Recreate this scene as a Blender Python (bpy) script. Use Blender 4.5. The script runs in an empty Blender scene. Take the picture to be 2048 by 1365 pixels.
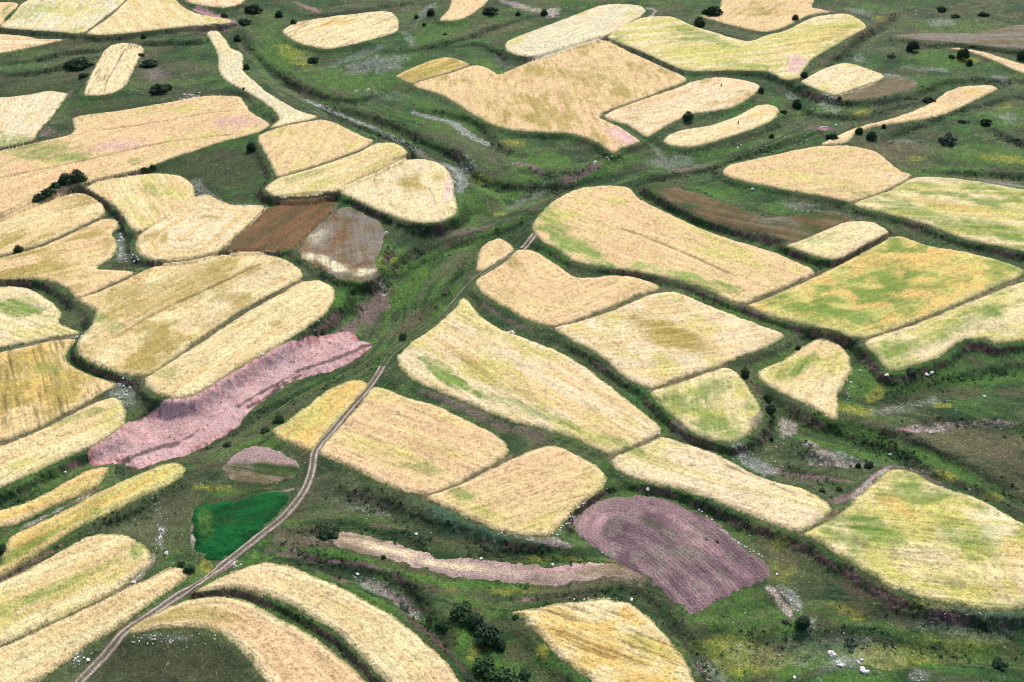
import bpy, math, random
import numpy as np
from mathutils import Vector
random.seed(7)
SC = bpy.context.scene
COL = SC.collection

# ------------------------------------------------------------------ camera
CAM_H, PITCH, FPX = 160.0, math.radians(34.5), 2010.0      # metres, down-tilt, focal length in photo pixels
cd = bpy.data.cameras.new("camera"); cam = bpy.data.objects.new("camera", cd); COL.objects.link(cam)
cam.location = (0, 0, CAM_H); cam.rotation_euler = (math.pi/2 - PITCH, 0, 0)
cd.sensor_width = 36.0; cd.lens = 36.0*FPX/2048.0; cd.clip_start = 1.0; cd.clip_end = 20000
SC.camera = cam
# ------------------------------------------------------------------ sky and sun (hazy sun behind the far fields, a little to the right)
SUN_EL, SUN_AZ = math.radians(46), math.radians(18)          # azimuth from +Y towards +X
w = bpy.data.worlds.new("World"); SC.world = w; w.use_nodes = True
nt = w.node_tree; nt.nodes.clear()
sky = nt.nodes.new("ShaderNodeTexSky"); sky.sky_type = 'NISHITA'; sky.sun_disc = False
sky.sun_elevation = SUN_EL; sky.sun_rotation = SUN_AZ; sky.dust_density = 3.0; sky.ozone_density = 1.0
bg = nt.nodes.new("ShaderNodeBackground"); bg.inputs[1].default_value = 0.13
wo = nt.nodes.new("ShaderNodeOutputWorld"); nt.links.new(sky.outputs[0], bg.inputs[0]); nt.links.new(bg.outputs[0], wo.inputs[0])
ld = bpy.data.lights.new("sun", 'SUN'); ld.energy = 2.8; ld.angle = math.radians(6.0); ld.color = (1.0, 0.955, 0.90)
sun = bpy.data.objects.new("sun", ld); COL.objects.link(sun)
sdir = Vector((math.sin(SUN_AZ)*math.cos(SUN_EL), math.cos(SUN_AZ)*math.cos(SUN_EL), math.sin(SUN_EL)))
sun.rotation_euler = sdir.to_track_quat('Z', 'Y').to_euler()
SC.view_settings.view_transform = 'Standard'; SC.view_settings.look = 'None'
SC.cycles.filter_width = 1.05
SC.view_settings.exposure = 0.52; SC.view_settings.gamma = 1.0

# ------------------------------------------------------------------ pixel <-> world
CP, SP = math.cos(PITCH), math.sin(PITCH)
def rays(px, py):
    xc = (np.asarray(px, float)-1024.0)/FPX; yc = (682.5-np.asarray(py, float))/FPX
    return xc, CP+yc*SP, -SP+yc*CP
def at(px, py, z=0.0):
    dx, dy, dz = rays(px, py); t = (CAM_H-z)/(-dz)
    return dx*t, dy*t
def at_plane(px, py, h, tilt, yc):                            # plane z = h - tilt*(y-yc)
    dx, dy, dz = rays(px, py); t = (h+tilt*yc-CAM_H)/(dz+tilt*dy)
    return dx*t, dy*t
def px_per_m(px, py):
    x, y = at(px, py); return FPX/(y*CP+CAM_H*SP)

# ------------------------------------------------------------------ noise
class Noise:
    def __init__(s, seed):
        s.t = np.random.RandomState(seed).rand(256, 256).astype(np.float32)
    def v(s, x, y):
        xi = np.floor(x).astype(np.int64); yi = np.floor(y).astype(np.int64)
        fx = (x-xi); fy = (y-yi); fx = fx*fx*(3-2*fx); fy = fy*fy*(3-2*fy)
        a = xi & 255; b = (xi+1) & 255; c = yi & 255; d = (yi+1) & 255; t = s.t
        return (t[a, c]*(1-fx)+t[b, c]*fx)*(1-fy)+(t[a, d]*(1-fx)+t[b, d]*fx)*fy
    def f(s, x, y, o=4):
        r = 0; a = 1.0; n = 0
        for i in range(o):
            k = 2.03**i; c_, s_ = (math.cos(.6+1.1*i), math.sin(.6+1.1*i)) if i else (1, 0)
            r = r+a*s.v((x*c_-y*s_)*k+17.3*i, (x*s_+y*c_)*k-9.1*i); n += a; a *= 0.5
        return r/n
N1, N2, N3, N4, N5, N6 = [Noise(i) for i in (11, 22, 33, 44, 55, 66)]
def sm(a, b, x):
    t = np.clip((x-a)/(b-a), 0, 1); return t*t*(3-2*t)
KEXP = 1.34
def S(r, g, b):                                               # colour as seen -> base colour
    c = np.array([r, g, b])/255.0
    return (np.where(c <= 0.04045, c/12.92, ((c+0.055)/1.055)**2.4)/KEXP).astype(np.float32)

# ------------------------------------------------------------------ fields, traced outlines
# colours: tan, pale, peach, yellow-green, green, olive ...
PAL = dict(tan=S(228,200,146), pale=S(236,214,174), peach=S(231,196,149), yg=S(208,200,118), green=S(118,148,66),
    olive=S(172,154,82), gold=S(226,192,116), straw=S(234,216,164), brown=S(102,86,58), rust=S(124,94,64), grey=S(134,126,114),
    plough=S(146,120,122), plough2=S(112,92,96), emer=S(20,94,44), emer2=S(24,78,38), pink=S(206,164,166), pale2=S(224,216,180),
    dun=S(120,108,80), lgreen=S(150,176,96), dgreen=S(60,84,44), pk2=S(226,186,182), soil=S(176,150,146), sand=S(188,168,146))
# (key, terrace, object name, crop height, (A,B,C,amount), row mode, outline, label)
F = []
def fld(key, ter, name, H, cols, row, poly, label): F.append(dict(k=key, t=ter, n=name, H=H, c=cols, r=row, p=poly, l=label))
WF = 'wheat_field'
fld('A1','A1',WF,.7,('peach','tan','green',.2),0,[(-60,20),(0,6),(36,9),(12,34),(0,50),(-60,70)],'peach wheat corner at the far left edge of the photo, beside a leaning pole')
fld('A2','A2',WF,.7,('straw','pale2','yg',.5),0,[(0,53),(20,38),(45,8),(75,-5),(150,-30),(250,-20),(247,4),(215,30),(165,66),(120,64),(60,60),(20,57)],'straw wheat field with green flecks in the far left corner, left of a footpath')
fld('A3','A2',WF,.7,('straw','tan','yg',.45),0,[(252,4),(300,-30),(340,-10),(362,12),(400,30),(446,38),(464,44),(440,49),(360,54),(310,60),(240,68),(176,68),(219,36)],'far wheat field tapering right to a point at the pinkish bare bank')
fld('A4','A4',WF,.7,('pale','peach','yg',.3),0,[(352,-30),(500,-30),(486,4),(452,15),(405,11),(370,1)],'small pale wheat field cut by the top edge, left of dark scrub')
fld('A5','A5',WF,.7,('pale','peach','yg',.2),0,[(-60,75),(0,69),(60,75),(80,80),(125,80),(95,88),(50,98),(0,107),(-60,118)],'pale peach wheat wedge pointing right from the left edge below the far footpath')
fld('A6','A6',WF,.6,('pale','straw','olive',.1),0,[(168,187),(183,150),(208,104),(222,92),(250,87),(278,91),(287,100),(275,122),(257,158),(246,176),(218,188),(185,191)],'small upright pale stubble field with a dark line down its middle and dark dots')
fld('A7','A7',WF,.7,('pale','pale2','yg',.35),0,[(-80,205),(0,196),(60,190),(100,183),(118,186),(133,190),(103,233),(74,265),(64,282),(0,296),(-80,308)],'very pale wheat field at the left edge with a pink soil corner')
fld('A8','A8',WF,.7,('peach','tan','yg',.4),0,[(148,236),(240,222),(340,205),(410,193),(478,195),(492,212),(502,226),(537,248),(524,262),(445,284),(340,318),(290,337),(182,364),(120,381),(60,407),(0,433),(-80,462),(-80,320),(0,303),(68,288),(140,271),(150,262)],'long peach wheat field with faint parallel lines and a bare pink patch, above the hedge')
fld('A10','A10',WF,.7,('tan','straw','olive',.5),0,[(-80,478),(0,443),(66,409),(115,392),(165,388),(200,405),(209,424),(200,434),(145,460),(90,487),(0,512),(-80,536)],'tan wheat field with rounded right end just below the dark hedge')
fld('A11','A10',WF,.7,('tan','peach','olive',.5),0,[(-80,546),(0,518),(92,493),(150,466),(205,440),(228,441),(234,452),(222,470),(232,491),(222,514),(190,539),(262,546),(219,569),(158,596),(137,577),(109,563),(68,558),(0,561),(-80,565)],'tan wheat field with ragged right edge beside white stones, round bush on its upper edge')
fld('A12','A10',WF,.7,('tan','straw','olive',.55),0,[(161,600),(192,589),(275,551),(308,536),(393,523),(445,513),(506,508),(560,518),(595,539),(602,552),(595,559),(478,622),(393,680),(342,718),(308,744),(287,751),(239,744),(191,727),(164,710),(160,689),(168,672),(181,662),(195,624)],'largest left-hand wheat field with a thin diagonal furrow line through its middle')
fld('A13','A10',WF,.7,('tan','straw','olive',.4),0,[(297,757),(342,728),(403,688),(485,634),(564,590),(602,568),(636,564),(660,577),(665,590),(662,604),(643,630),(580,675),(513,713),(444,754),(386,788),(355,794),(321,788),(297,770)],'long rounded tan wheat strip directly above the pink eroded gully')
fld('A14','A14',WF,.7,('straw','pale','yg',.5),0,[(-80,590),(0,574),(48,576),(82,593),(112,614),(119,628),(116,648),(137,658),(156,668),(100,677),(0,695),(-80,712)],'rounded wheat field at the left edge with a bright green patch in it')
fld('A15','A14',WF,.7,('tan','gold','olive',.7),0,[(-80,732),(0,707),(100,684),(148,680),(137,696),(127,713),(137,730),(185,754),(228,768),(215,779),(170,806),(100,844),(0,883),(-80,911)],'olive mottled tan wheat field at the left edge with a notch in its right side')
fld('A16','A14',WF,.7,('tan','straw','yg',.5),0,[(-80,923),(0,893),(100,854),(180,812),(222,797),(240,806),(248,830),(243,848),(222,870),(170,898),(110,925),(55,950),(0,974),(-80,1005)],'round-ended wheat strip at the left with a green centre, left of the pink gully')
fld('B1','B1',WF,.7,('straw','tan','yg',.5),0,[(174,378),(192,367),(240,356),(308,348),(355,352),(380,366),(388,386),(383,400),(358,420),(310,450),(277,463),(258,450),(245,428),(215,402)],'small rounded wheat field narrowing to a point at the bottom, right of the hedge')
fld('B2','B2',WF,.7,('tan','pale','olive',.3),'e',[(273,494),(277,475),(290,464),(340,434),(372,405),(395,394),(415,391),(434,400),(461,411),(526,413),(514,432),(478,466),(448,494),(430,508),(380,522),(330,524),(300,518),(280,508)],'tan wheat field with curved mowing rings, immediately left of the rust brown fallow')
fld('B3','B2','fallow_field',.2,('rust','brown','dgreen',.25),0,[(454,500),(484,471),(535,417),(600,402),(655,400),(668,406),(655,428),(622,458),(590,490),(560,502),(510,506),(465,506)],'rust brown fallow field between two pale fields')
fld('B4','B4','fallow_field',.2,('grey','dun','rust',.3),0,[(598,500),(612,475),(650,440),(675,420),(700,416),(730,430),(758,448),(768,465),(764,490),(750,515),(748,545),(738,558),(710,563),(680,556),(640,536),(610,520)],'weedy grey and brown fallow plot with a creamy lower rim')
fld('B6','B6',WF,.7,('tan','peach','yg',.4),0,[(519,272),(560,256),(605,246),(640,241),(665,245),(700,262),(735,278),(746,284),(720,299),(640,329),(556,353),(548,340),(533,310),(519,285)],'tan wheat field at the foot of the narrow winding strip')
fld('B7','B6',WF,.7,('straw','tan','yg',.55),0,[(556,358),(640,334),(720,305),(752,288),(790,288),(812,302),(810,314),(790,326),(740,350),(680,378),(640,392),(590,398),(550,393),(533,380),(538,370)],'yellowish wheat strip with rounded left end, between a thin path and a dark bank')
fld('B8','B6',WF,.6,('pale2','straw','yg',.3),'e',[(415,67),(434,63),(451,82),(460,96),(484,109),(485,126),(487,144),(506,162),(547,195),(598,222),(634,235),(590,246),(543,256),(560,238),(547,219),(506,191),(451,161),(437,137),(437,113),(424,85)],'narrow winding ribbon of pale wheat running down from the far scrub')
fld('B9','B9',WF,.7,('pale','straw','olive',.3),0,[(678,378),(748,350),(800,326),(844,320),(878,328),(899,349),(906,372),(906,390),(913,410),(909,430),(885,441),(851,446),(810,441),(748,417),(714,399)],'pale heart-shaped wheat field beside white gravel in the middle of the valley')
fld('B10','B10',WF,.7,('straw','pale','gold',.4),0,[(567,60),(598,44),(650,36),(700,30),(765,24),(789,30),(797,50),(792,64),(731,83),(680,95),(650,98),(600,87),(570,70)],'rough straw wheat oval far off, standing alone in green pasture left of centre')
fld('C1','C1',WF,.7,('straw','peach','tan',.3),0,[(880,40),(898,20),(912,-10),(990,-25),(975,2),(955,20),(930,36),(905,42)],'small peach wheat tongue at the top edge beside a dark bush')
fld('C2','C2',WF,.7,('pale2','pale','yg',.3),0,[(1011,92),(1018,82),(1056,67),(1124,41),(1193,14),(1227,9),(1278,12),(1290,20),(1282,32),(1227,64),(1193,79),(1107,106),(1066,114),(1029,108),(1013,99)],'long pale capsule of wheat lying on a slant at the top centre')
fld('C3','C3',WF,.7,('yg','straw','green',.35),0,[(1217,74),(1240,55),(1278,38),(1319,33),(1348,36),(1382,51),(1416,62),(1494,84),(1533,72),(1572,62),(1621,38),(1672,29),(1697,30),(1724,44),(1732,55),(1707,70),(1656,99),(1621,120),(1601,147),(1597,157),(1570,160),(1550,150),(1535,143),(1468,141),(1399,143),(1365,140),(1320,120),(1270,98),(1225,82)],'far yellow-green field with a V-shaped notch in its top side')
fld('C4','C3',WF,.7,('peach','tan','olive',.4),0,[(1402,32),(1440,18),(1450,-30),(1640,-30),(1626,5),(1624,16),(1660,24),(1618,31),(1570,54),(1535,64),(1500,60),(1450,47)],'peach wheat field at the top edge with a single round bush in it')
fld('C5a','C5',WF,.7,('olive','gold','yg',.3),0,[(793,152),(850,126),(885,117),(905,117),(938,130),(900,144),(826,166),(805,160)],'small olive wheat parcel on the left shoulder of the large far field')
fld('C5','C5',WF,.7,('peach','tan','olive',.5),0,[(828,170),(899,148),(947,132),(974,137),(994,149),(1005,148),(1056,126),(1141,97),(1193,82),(1217,84),(1261,106),(1329,137),(1372,159),(1344,173),(1278,200),(1206,225),(1199,236),(1240,256),(1261,270),(1278,283),(1240,297),(1227,306),(1193,284),(1141,268),(1090,265),(1022,260),(977,246),(936,222),(885,191)],'largest far wheat field, peach with olive streaks, pointed at its lower right corner')
fld('C6','C5',WF,.7,('pale','peach','olive',.2),0,[(1210,232),(1229,221),(1296,197),(1348,180),(1382,166),(1433,156),(1485,161),(1512,169),(1519,175),(1512,185),(1485,205),(1450,219),(1382,229),(1348,243),(1296,273),(1288,272),(1261,253),(1215,238)],'pale wheat field with a tiny dark figure in it, black bush on its edge')
fld('C7','C7',WF,.7,('straw','pale','gold',.4),0,[(1329,279),(1346,267),(1382,258),(1416,253),(1468,236),(1512,214),(1539,211),(1556,219),(1550,236),(1519,253),(1450,277),(1382,294),(1345,292),(1331,286)],'slim wheat sliver with a tiny figure in dark purple standing in it')
fld('C8','C8',WF,.7,('pale','straw','yg',.4),0,[(1603,164),(1638,143),(1683,128),(1707,130),(1758,147),(1768,154),(1756,163),(1707,179),(1669,191),(1649,185),(1608,168)],'small pale diamond of wheat at the upper right beside a grey fallow wedge')
fld('C8b','C8','fallow_field',.15,('grey','dun','brown',.3),0,[(1673,195),(1768,163),(1792,154),(1833,164),(1826,176),(1775,191),(1707,200)],'grey brown fallow wedge attached to the small wheat diamond')
fld('C9','C9',WF,.7,('pale','peach','tan',.3),0,[(1898,97),(1930,99),(1980,109),(2048,130),(2120,150),(2120,170),(2048,147),(1997,126),(1946,106)],'thin pale wheat wedge at the far right edge behind a dark bush')
fld('C9b','C9b','fallow_field',.15,('dun','grey','brown',.3),0,[(1790,72),(1860,66),(1950,66),(2048,50),(2130,45),(2130,103),(2048,99),(1990,93),(1900,84),(1840,79)],'dull brown fallow strip at the upper right edge')
fld('C10','C11',WF,.7,('straw','peach','gold',.3),'e',[(1645,289),(1690,266),(1717,255),(1792,236),(1861,208),(1895,185),(1929,174),(1980,172),(1994,178),(1980,186),(1912,219),(1861,236),(1758,253),(1717,263),(1690,286),(1662,290)],'long curved finger of wheat reaching up to the right')
fld('C11','C11',WF,.7,('peach','tan','yg',.4),0,[(1446,344),(1461,331),(1519,318),(1621,296),(1690,293),(1741,301),(1765,314),(1789,335),(1803,345),(1820,353),(1775,379),(1704,404),(1673,398),(1587,383),(1485,362),(1454,353)],'rounded peach wheat field at the right with the curved wheat finger above it')
fld('C12','C11',WF,.7,('yg','straw','green',.55),0,[(1710,408),(1775,384),(1831,357),(1895,357),(1960,365),(2048,380),(2140,392),(2140,530),(2048,503),(1986,490),(1929,478),(1860,452),(1790,432),(1740,420)],'green streaked wheat field running off the right edge above a long dark bank')
fld('C13','C13','fallow_field',.15,('dun','brown','dgreen',.6),0,[(1300,374),(1340,372),(1400,388),(1470,415),(1530,435),(1590,432),(1650,425),(1690,434),(1700,441),(1640,463),(1590,483),(1550,472),(1480,455),(1420,440),(1370,415),(1330,395)],'long brown weedy fallow strip above an eroded earth scarp')
fld('C14','C13',WF,.7,('straw','pale','yg',.5),0,[(1576,491),(1638,467),(1690,445),(1741,445),(1768,458),(1774,467),(1722,494),(1676,519),(1638,514),(1590,497)],'small pale wheat rectangle at the right-hand end of the brown fallow strip')
fld('C15','C15',WF,.7,('tan','peach','yg',.45),0,[(1066,460),(1073,440),(1107,404),(1158,379),(1210,373),(1257,376),(1278,398),(1329,425),(1399,458),(1450,477),(1553,508),(1621,539),(1626,548),(1560,577),(1493,605),(1468,604),(1380,567),(1261,541),(1158,525),(1124,505),(1083,479)],'long wheat field right of centre with a green left rim and a faint line')
fld('C16','C15',WF,.7,('yg','gold','green',.5),0,[(1500,612),(1555,590),(1634,554),(1678,532),(1740,499),(1782,476),(1803,475),(1861,494),(1929,505),(1997,522),(2046,541),(2032,556),(1963,587),(1844,637),(1741,673),(1707,674),(1621,652),(1553,636),(1515,622)],'broad gold and green field at the right crossed by a diagonal green stripe')
fld('C17','C15',WF,.7,('straw','yg','green',.45),0,[(1732,685),(1844,645),(1963,597),(2048,565),(2140,530),(2140,675),(2048,681),(1990,686),(1975,678),(1929,678),(1908,689),(1881,711),(1826,730),(1779,742),(1758,715)],'pale green wheat field at the right edge whose lower side bends round a green mound')
fld('D1a','D1',WF,.7,('peach','tan','pale',.3),0,[(958,539),(965,505),(974,490),(998,480),(1012,487),(1023,499),(1003,516),(975,534)],'little peach wheat triangle cut off by the dirt track, at the very centre')
fld('D1','D1',WF,.7,('peach','tan','olive',.3),[(950,540),(958,570),(980,594),(1056,638),(1104,652),(1227,609),(1330,570)],[(958,560),(982,545),(1018,521),(1038,502),(1073,507),(1124,541),(1152,558),(1227,554),(1275,559),(1313,576),(1268,591),(1227,609),(1158,636),(1104,652),(1056,638),(1015,615),(980,594),(959,576)],'peach wheat field with swirling rows and a long tip pointing right')
fld('D2','D1',WF,.7,('tan','pale','yg',.3),0,[(1112,657),(1165,643),(1227,622),(1300,592),(1350,586),(1416,612),(1485,639),(1553,664),(1565,673),(1536,691),(1485,712),(1416,738),(1348,760),(1303,775),(1275,768),(1240,744),(1193,706),(1135,675)],'large pale tan wheat field with a dark olive patch in its middle')
fld('D3','D1',WF,.7,('yg','straw','green',.5),0,[(1306,786),(1348,771),(1390,756),(1450,738),(1474,749),(1498,783),(1520,819),(1522,836),(1502,862),(1472,884),(1433,882),(1392,868),(1358,843),(1320,808)],'roundish pale green wheat field with a grey rim, left of a dark bushy bank')
fld('D4','D4',WF,.7,('straw','tan','yg',.4),0,[(1519,744),(1567,722),(1635,679),(1655,679),(1676,689),(1697,717),(1700,744),(1683,768),(1673,792),(1671,838),(1621,812),(1567,787),(1526,764)],'wing-shaped wheat plot coming to a point at the bottom, with a green upper left')
fld('D5','D5',WF,.7,('pale','tan','yg',.5),0,[(927,598),(947,621),(970,643),(1015,666),(1090,694),(1141,718),(1186,748),(1261,809),(1312,850),(1318,863),(1293,880),(1235,906),(1216,909),(1150,878),(1090,858),(1022,842),(919,799),(850,770),(827,758),(800,734),(798,713),(824,686),(871,655),(912,617)],'biggest central wheat field, pale with a green left flank, pointed at its top')
fld('D6','D6',WF,.7,('tan','peach','yg',.4),0,[(746,779),(760,778),(810,797),(870,815),(930,842),(980,868),(1008,888),(1013,900),(1003,913),(958,940),(908,968),(880,982),(840,986),(800,978),(750,955),(700,930),(660,915),(642,904),(668,872),(704,832),(730,800)],'big tan wheat field bounded on the left by the dirt track')
fld('D6a','D6',WF,.7,('gold','yg','olive',.4),0,[(550,862),(575,845),(620,812),(655,785),(700,764),(724,764),(732,774),(708,800),(678,835),(646,866),(622,897),(600,890),(570,880)],'small golden wheat piece left of the dirt track')
fld('D7','D6',WF,.7,('peach','tan','yg',.45),0,[(860,995),(919,972),(988,939),(1056,907),(1107,894),(1152,912),(1186,929),(1210,956),(1203,973),(1169,1001),(1135,1035),(1104,1066),(1083,1072),(1022,1069),(970,1049),(902,1018)],'peach wheat field with rounded right end, beside a row of white stones')
fld('D8','D5',WF,.7,('straw','pale','yg',.4),0,[(1222,925),(1240,912),(1290,892),(1325,878),(1370,890),(1416,905),(1461,925),(1519,956),(1604,980),(1649,1004),(1661,1022),(1648,1036),(1610,1058),(1590,1062),(1500,1030),(1420,998),(1348,975),(1290,962),(1245,946)],'long straw wheat band slanting down to the right above the ploughed field')
fld('D9','D5',WF,.75,('yg','straw','green',.55),0,[(1612,1068),(1658,1044),(1694,1020),(1728,986),(1782,943),(1826,946),(1861,967),(1980,1011),(2048,1049),(2150,1100),(2150,1190),(2048,1216),(1997,1219),(1929,1213),(1826,1189),(1775,1168),(1724,1137),(1673,1107),(1634,1080)],'large yellow-green wheat field at the lower right edge')
fld('E1','E1',WF,.7,('gold','tan','yg',.5),0,[(-80,1050),(0,1024),(41,1012),(103,984),(171,945),(211,938),(204,958),(183,978),(103,1014),(34,1048),(0,1055),(-80,1067)],'short golden strip tapering right to the foot of the pink gully')
fld('E2','E1',WF,.7,('yg','gold','olive',.5),0,[(-60,1172),(0,1135),(8,1105),(17,1088),(34,1070),(103,1038),(191,990),(290,945),(345,926),(369,940),(342,965),(290,990),(239,1014),(171,1047),(130,1071),(62,1117),(0,1150),(-60,1190)],'long green and gold striped strip with ragged lower edge, left')
fld('E3','E3',WF,.7,('straw','tan','yg',.55),0,[(-80,1208),(0,1168),(68,1134),(137,1096),(191,1072),(246,1074),(280,1090),(297,1107),(297,1127),(273,1149),(222,1187),(171,1214),(68,1258),(0,1288),(-80,1325)],'broad wheat field with rounded right end and a yellow-green rim, lower left')
fld('E4','E3',WF,.7,('tan','straw','olive',.4),0,[(-80,1337),(0,1299),(103,1252),(205,1203),(290,1163),(335,1141),(364,1140),(372,1153),(342,1180),(290,1213),(239,1252),(185,1284),(120,1329),(65,1365),(-20,1420),(-80,1440)],'tan wheat strip along the dirt track in the lower left corner')
fld('E5','E5',WF,.6,('straw','peach','olive',.45),'e',[(255,1262),(273,1250),(308,1230),(376,1202),(427,1196),(478,1202),(513,1216),(581,1254),(632,1281),(684,1322),(700,1337),(728,1365),(765,1410),(565,1410),(537,1365),(513,1332),(472,1288),(427,1260),(376,1254),(308,1260),(273,1266)],'inner arch of straw wheat curving over the dark pasture at the bottom')
fld('E6','E6',WF,.6,('straw','tan','peach',.5),'e',[(396,1184),(427,1165),(478,1141),(530,1129),(581,1137),(649,1165),(700,1188),(748,1213),(800,1247),(851,1291),(885,1322),(916,1365),(945,1410),(810,1410),(776,1365),(724,1308),(700,1284),(666,1257),(615,1226),(547,1195),(495,1178),(444,1175)],'outer arch of pale wheat sweeping down to the bottom edge')
fld('E7','E7',WF,.8,('straw','gold','yg',.35),0,[(1026,1227),(1090,1216),(1158,1206),(1213,1202),(1261,1213),(1295,1237),(1329,1274),(1353,1305),(1370,1332),(1380,1349),(1400,1410),(1210,1410),(1186,1365),(1141,1332),(1107,1301),(1073,1264),(1042,1232)],'golden wheat field at the bottom edge right of the dark bushes')
fld('F1','F1','ploughed_field',.16,('plough','plough2','grey',.5),[(1236,1062),(1290,1085),(1350,1130),(1410,1190),(1470,1270)],[(1146,1042),(1176,1018),(1227,1001),(1278,996),(1329,1001),(1370,1018),(1444,1055),(1498,1107),(1536,1141),(1509,1163),(1433,1199),(1382,1230),(1365,1213),(1329,1185),(1290,1150),(1235,1125),(1170,1080)],'freshly ploughed purple brown field with curving furrows')
fld('F2','F1','fallow_field',.1,('sand','soil','dun',.5),'e',[(680,1072),(731,1074),(817,1100),(885,1120),(1022,1127),(1090,1137),(1158,1125),(1225,1129),(1283,1152),(1240,1150),(1193,1154),(1124,1165),(1056,1165),(953,1158),(851,1137),(748,1110),(680,1096)],'curved stubbly strip of bare soil leading left from the ploughed field')
fld('F3','F3','green_crop_field',.7,('emer','emer2','emer',.3),[(390,1060),(420,1050),(480,1030),(580,994)],[(390,1028),(410,1011),(478,1001),(530,990),(572,994),(558,1021),(511,1066),(476,1092),(444,1113),(420,1113),(393,1083),(390,1055)],'vivid emerald green crop field inside the bend of the dirt track')
fld('F4','F4','fallow_field',.05,('dun','dgreen','soil',.75),0,[(445,940),(470,915),(510,893),(560,905),(595,930),(585,950),(540,962),(480,965)],'small thin brown fallow plot above the emerald crop')
TER_H = dict(C13=1.3, E6=1.2, E5=.3, D9=0, D4=-0.3, E7=.6, F1=-.6, F3=-.2, F4=-.2, B4=0, C7=0)
TILT = dict(A10=.030, C11=.03, C5=.025,C3=.015, F1=.01, F3=.01, F4=.0, B6=.03, A8=.03, D5=.03, C15=.035, A14=.035, E3=.02, E1=.02, D6=.03, D1=.035, C13=.02)
def cr(P, closed=True, n=5, ten=.42):
    P = np.asarray(P, float); m = len(P); out = []
    for i in range(m if closed else m-1):
        if closed: a, b, c, d = P[(i-1) % m], P[i], P[(i+1) % m], P[(i+2) % m]
        else: a, b, c, d = P[max(i-1, 0)], P[i], P[i+1], P[min(i+2, m-1)]
        L = np.linalg.norm(c-b)
        t1 = (c-a); t2 = (d-b)
        t1 = t1*min(1, 2*L/(np.linalg.norm(t1)+1e-9))*ten; t2 = t2*min(1, 2*L/(np.linalg.norm(t2)+1e-9))*ten
        for k in range(n):
            t = k/n; h1 = 2*t**3-3*t**2+1; h2 = -2*t**3+3*t**2; h3 = t**3-2*t**2+t; h4 = t**3-t**2
            out.append(h1*b+h2*c+h3*t1+h4*t2)
    if not closed: out.append(P[-1])
    return np.array(out)
def stretch(P):
    return [(x*2 if x < 0 else (2048+(x-2048)*2.2 if x > 2048 else x), y) for x, y in P]
for f in F: f['p'] = stretch(f['p'])
ters = {}
for f in F: ters.setdefault(f['t'], []).append(f)
TP = {}
for t, fs in ters.items():
    ys = np.concatenate([at([p[0] for p in f['p']], [p[1] for p in f['p']])[1] for f in fs])
    yc_ = (ys.min()+ys.max())/2; TP[t] = (TER_H.get(t, .15), TILT.get(t, .045)*(1 if yc_ < 330 else .62), yc_)
for f in F:
    sp = cr(f['p']); h, tl, yc = TP[f['t']]
    x, y = at_plane(sp[:, 0], sp[:, 1], h, tl, yc)
    f['w'] = np.stack([x, y], 1)

def sdf(X, Y, W):                                             # signed distance, positive inside
    d2 = np.full(X.shape, 1e18); ins = np.zeros(X.shape, bool); n = len(W)
    for i in range(n):
        ax, ay = W[i]; bx, by = W[(i+1) % n]
        ex, ey = bx-ax, by-ay; L = ex*ex+ey*ey+1e-12
        t = np.clip(((X-ax)*ex+(Y-ay)*ey)/L, 0, 1)
        d2 = np.minimum(d2, (X-ax-t*ex)**2+(Y-ay-t*ey)**2)
        if ay != by:
            ins ^= ((ay > Y) != (by > Y)) & (X < (bx-ax)*(Y-ay)/(by-ay)+ax)
    d = np.sqrt(d2); return np.where(ins, d, -d)
def pline(X, Y, W):                                           # unsigned distance, side sign, arc position 0..1
    d2 = np.full(X.shape, 1e18); sg = np.zeros(X.shape); tt = np.zeros(X.shape); n = len(W)-1
    for i in range(n):
        ax, ay = W[i]; bx, by = W[i+1]; ex, ey = bx-ax, by-ay; L = ex*ex+ey*ey+1e-12
        t = np.clip(((X-ax)*ex+(Y-ay)*ey)/L, 0, 1); q = (X-ax-t*ex)**2+(Y-ay-t*ey)**2
        m = q < d2; d2 = np.where(m, q, d2); sg = np.where(m, np.sign(ex*(Y-ay)-ey*(X-ax)), sg); tt = np.where(m, (i+t)/n, tt)
    return np.sqrt(d2), sg, tt

# ------------------------------------------------------------------ the terrain grid: rows get wider apart with distance
STEP = 1.7
rows_py = np.concatenate([np.arange(1640, -150, -STEP), -150-np.cumsum(STEP*1.03**np.arange(70))])
rows_py = rows_py[rows_py > -660]
rows_y = at(np.full(rows_py.shape, 1024.0), rows_py)[1]
cols_t = (np.arange(-380, 2048+380, STEP)-1024)/FPX
GY = np.repeat(rows_y[:, None], len(cols_t), 1)
GX = cols_t[None, :]*(GY*CP+CAM_H*SP)
NR, NC = GX.shape
print("grid", NR, NC, NR*NC)
X = GX.ravel(); Y = GY.ravel(); NV = X.size
RX = np.random.RandomState(5)
def sel(x0, x1, y0, y1):
    r = np.nonzero((rows_y >= y0) & (rows_y <= y1))[0]
    if len(r) == 0: return np.zeros(0, int)
    r0, r1 = r[0], r[-1]+1
    sub = GX[r0:r1]; m = (sub >= x0) & (sub <= x1)
    return np.nonzero(m.ravel())[0]+r0*NC

# base relief G
G = -0.45+1.8*(N1.f(X/70, Y/70, 3)-.5)+0.9*(N2.f(X/16, Y/16, 3)-.5)
far = sm(600, 1400, Y); G = G+far*12*(N3.f(X/300, Y/300, 3)-.4)
bank = np.zeros(NV, np.float32)                               # scrubby bank vegetation
def wpts(P, z=0.0, closed=False, n=5):
    sp = cr(P, closed, n); x, y = at(sp[:, 0], sp[:, 1], z); return np.stack([x, y], 1)
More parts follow.
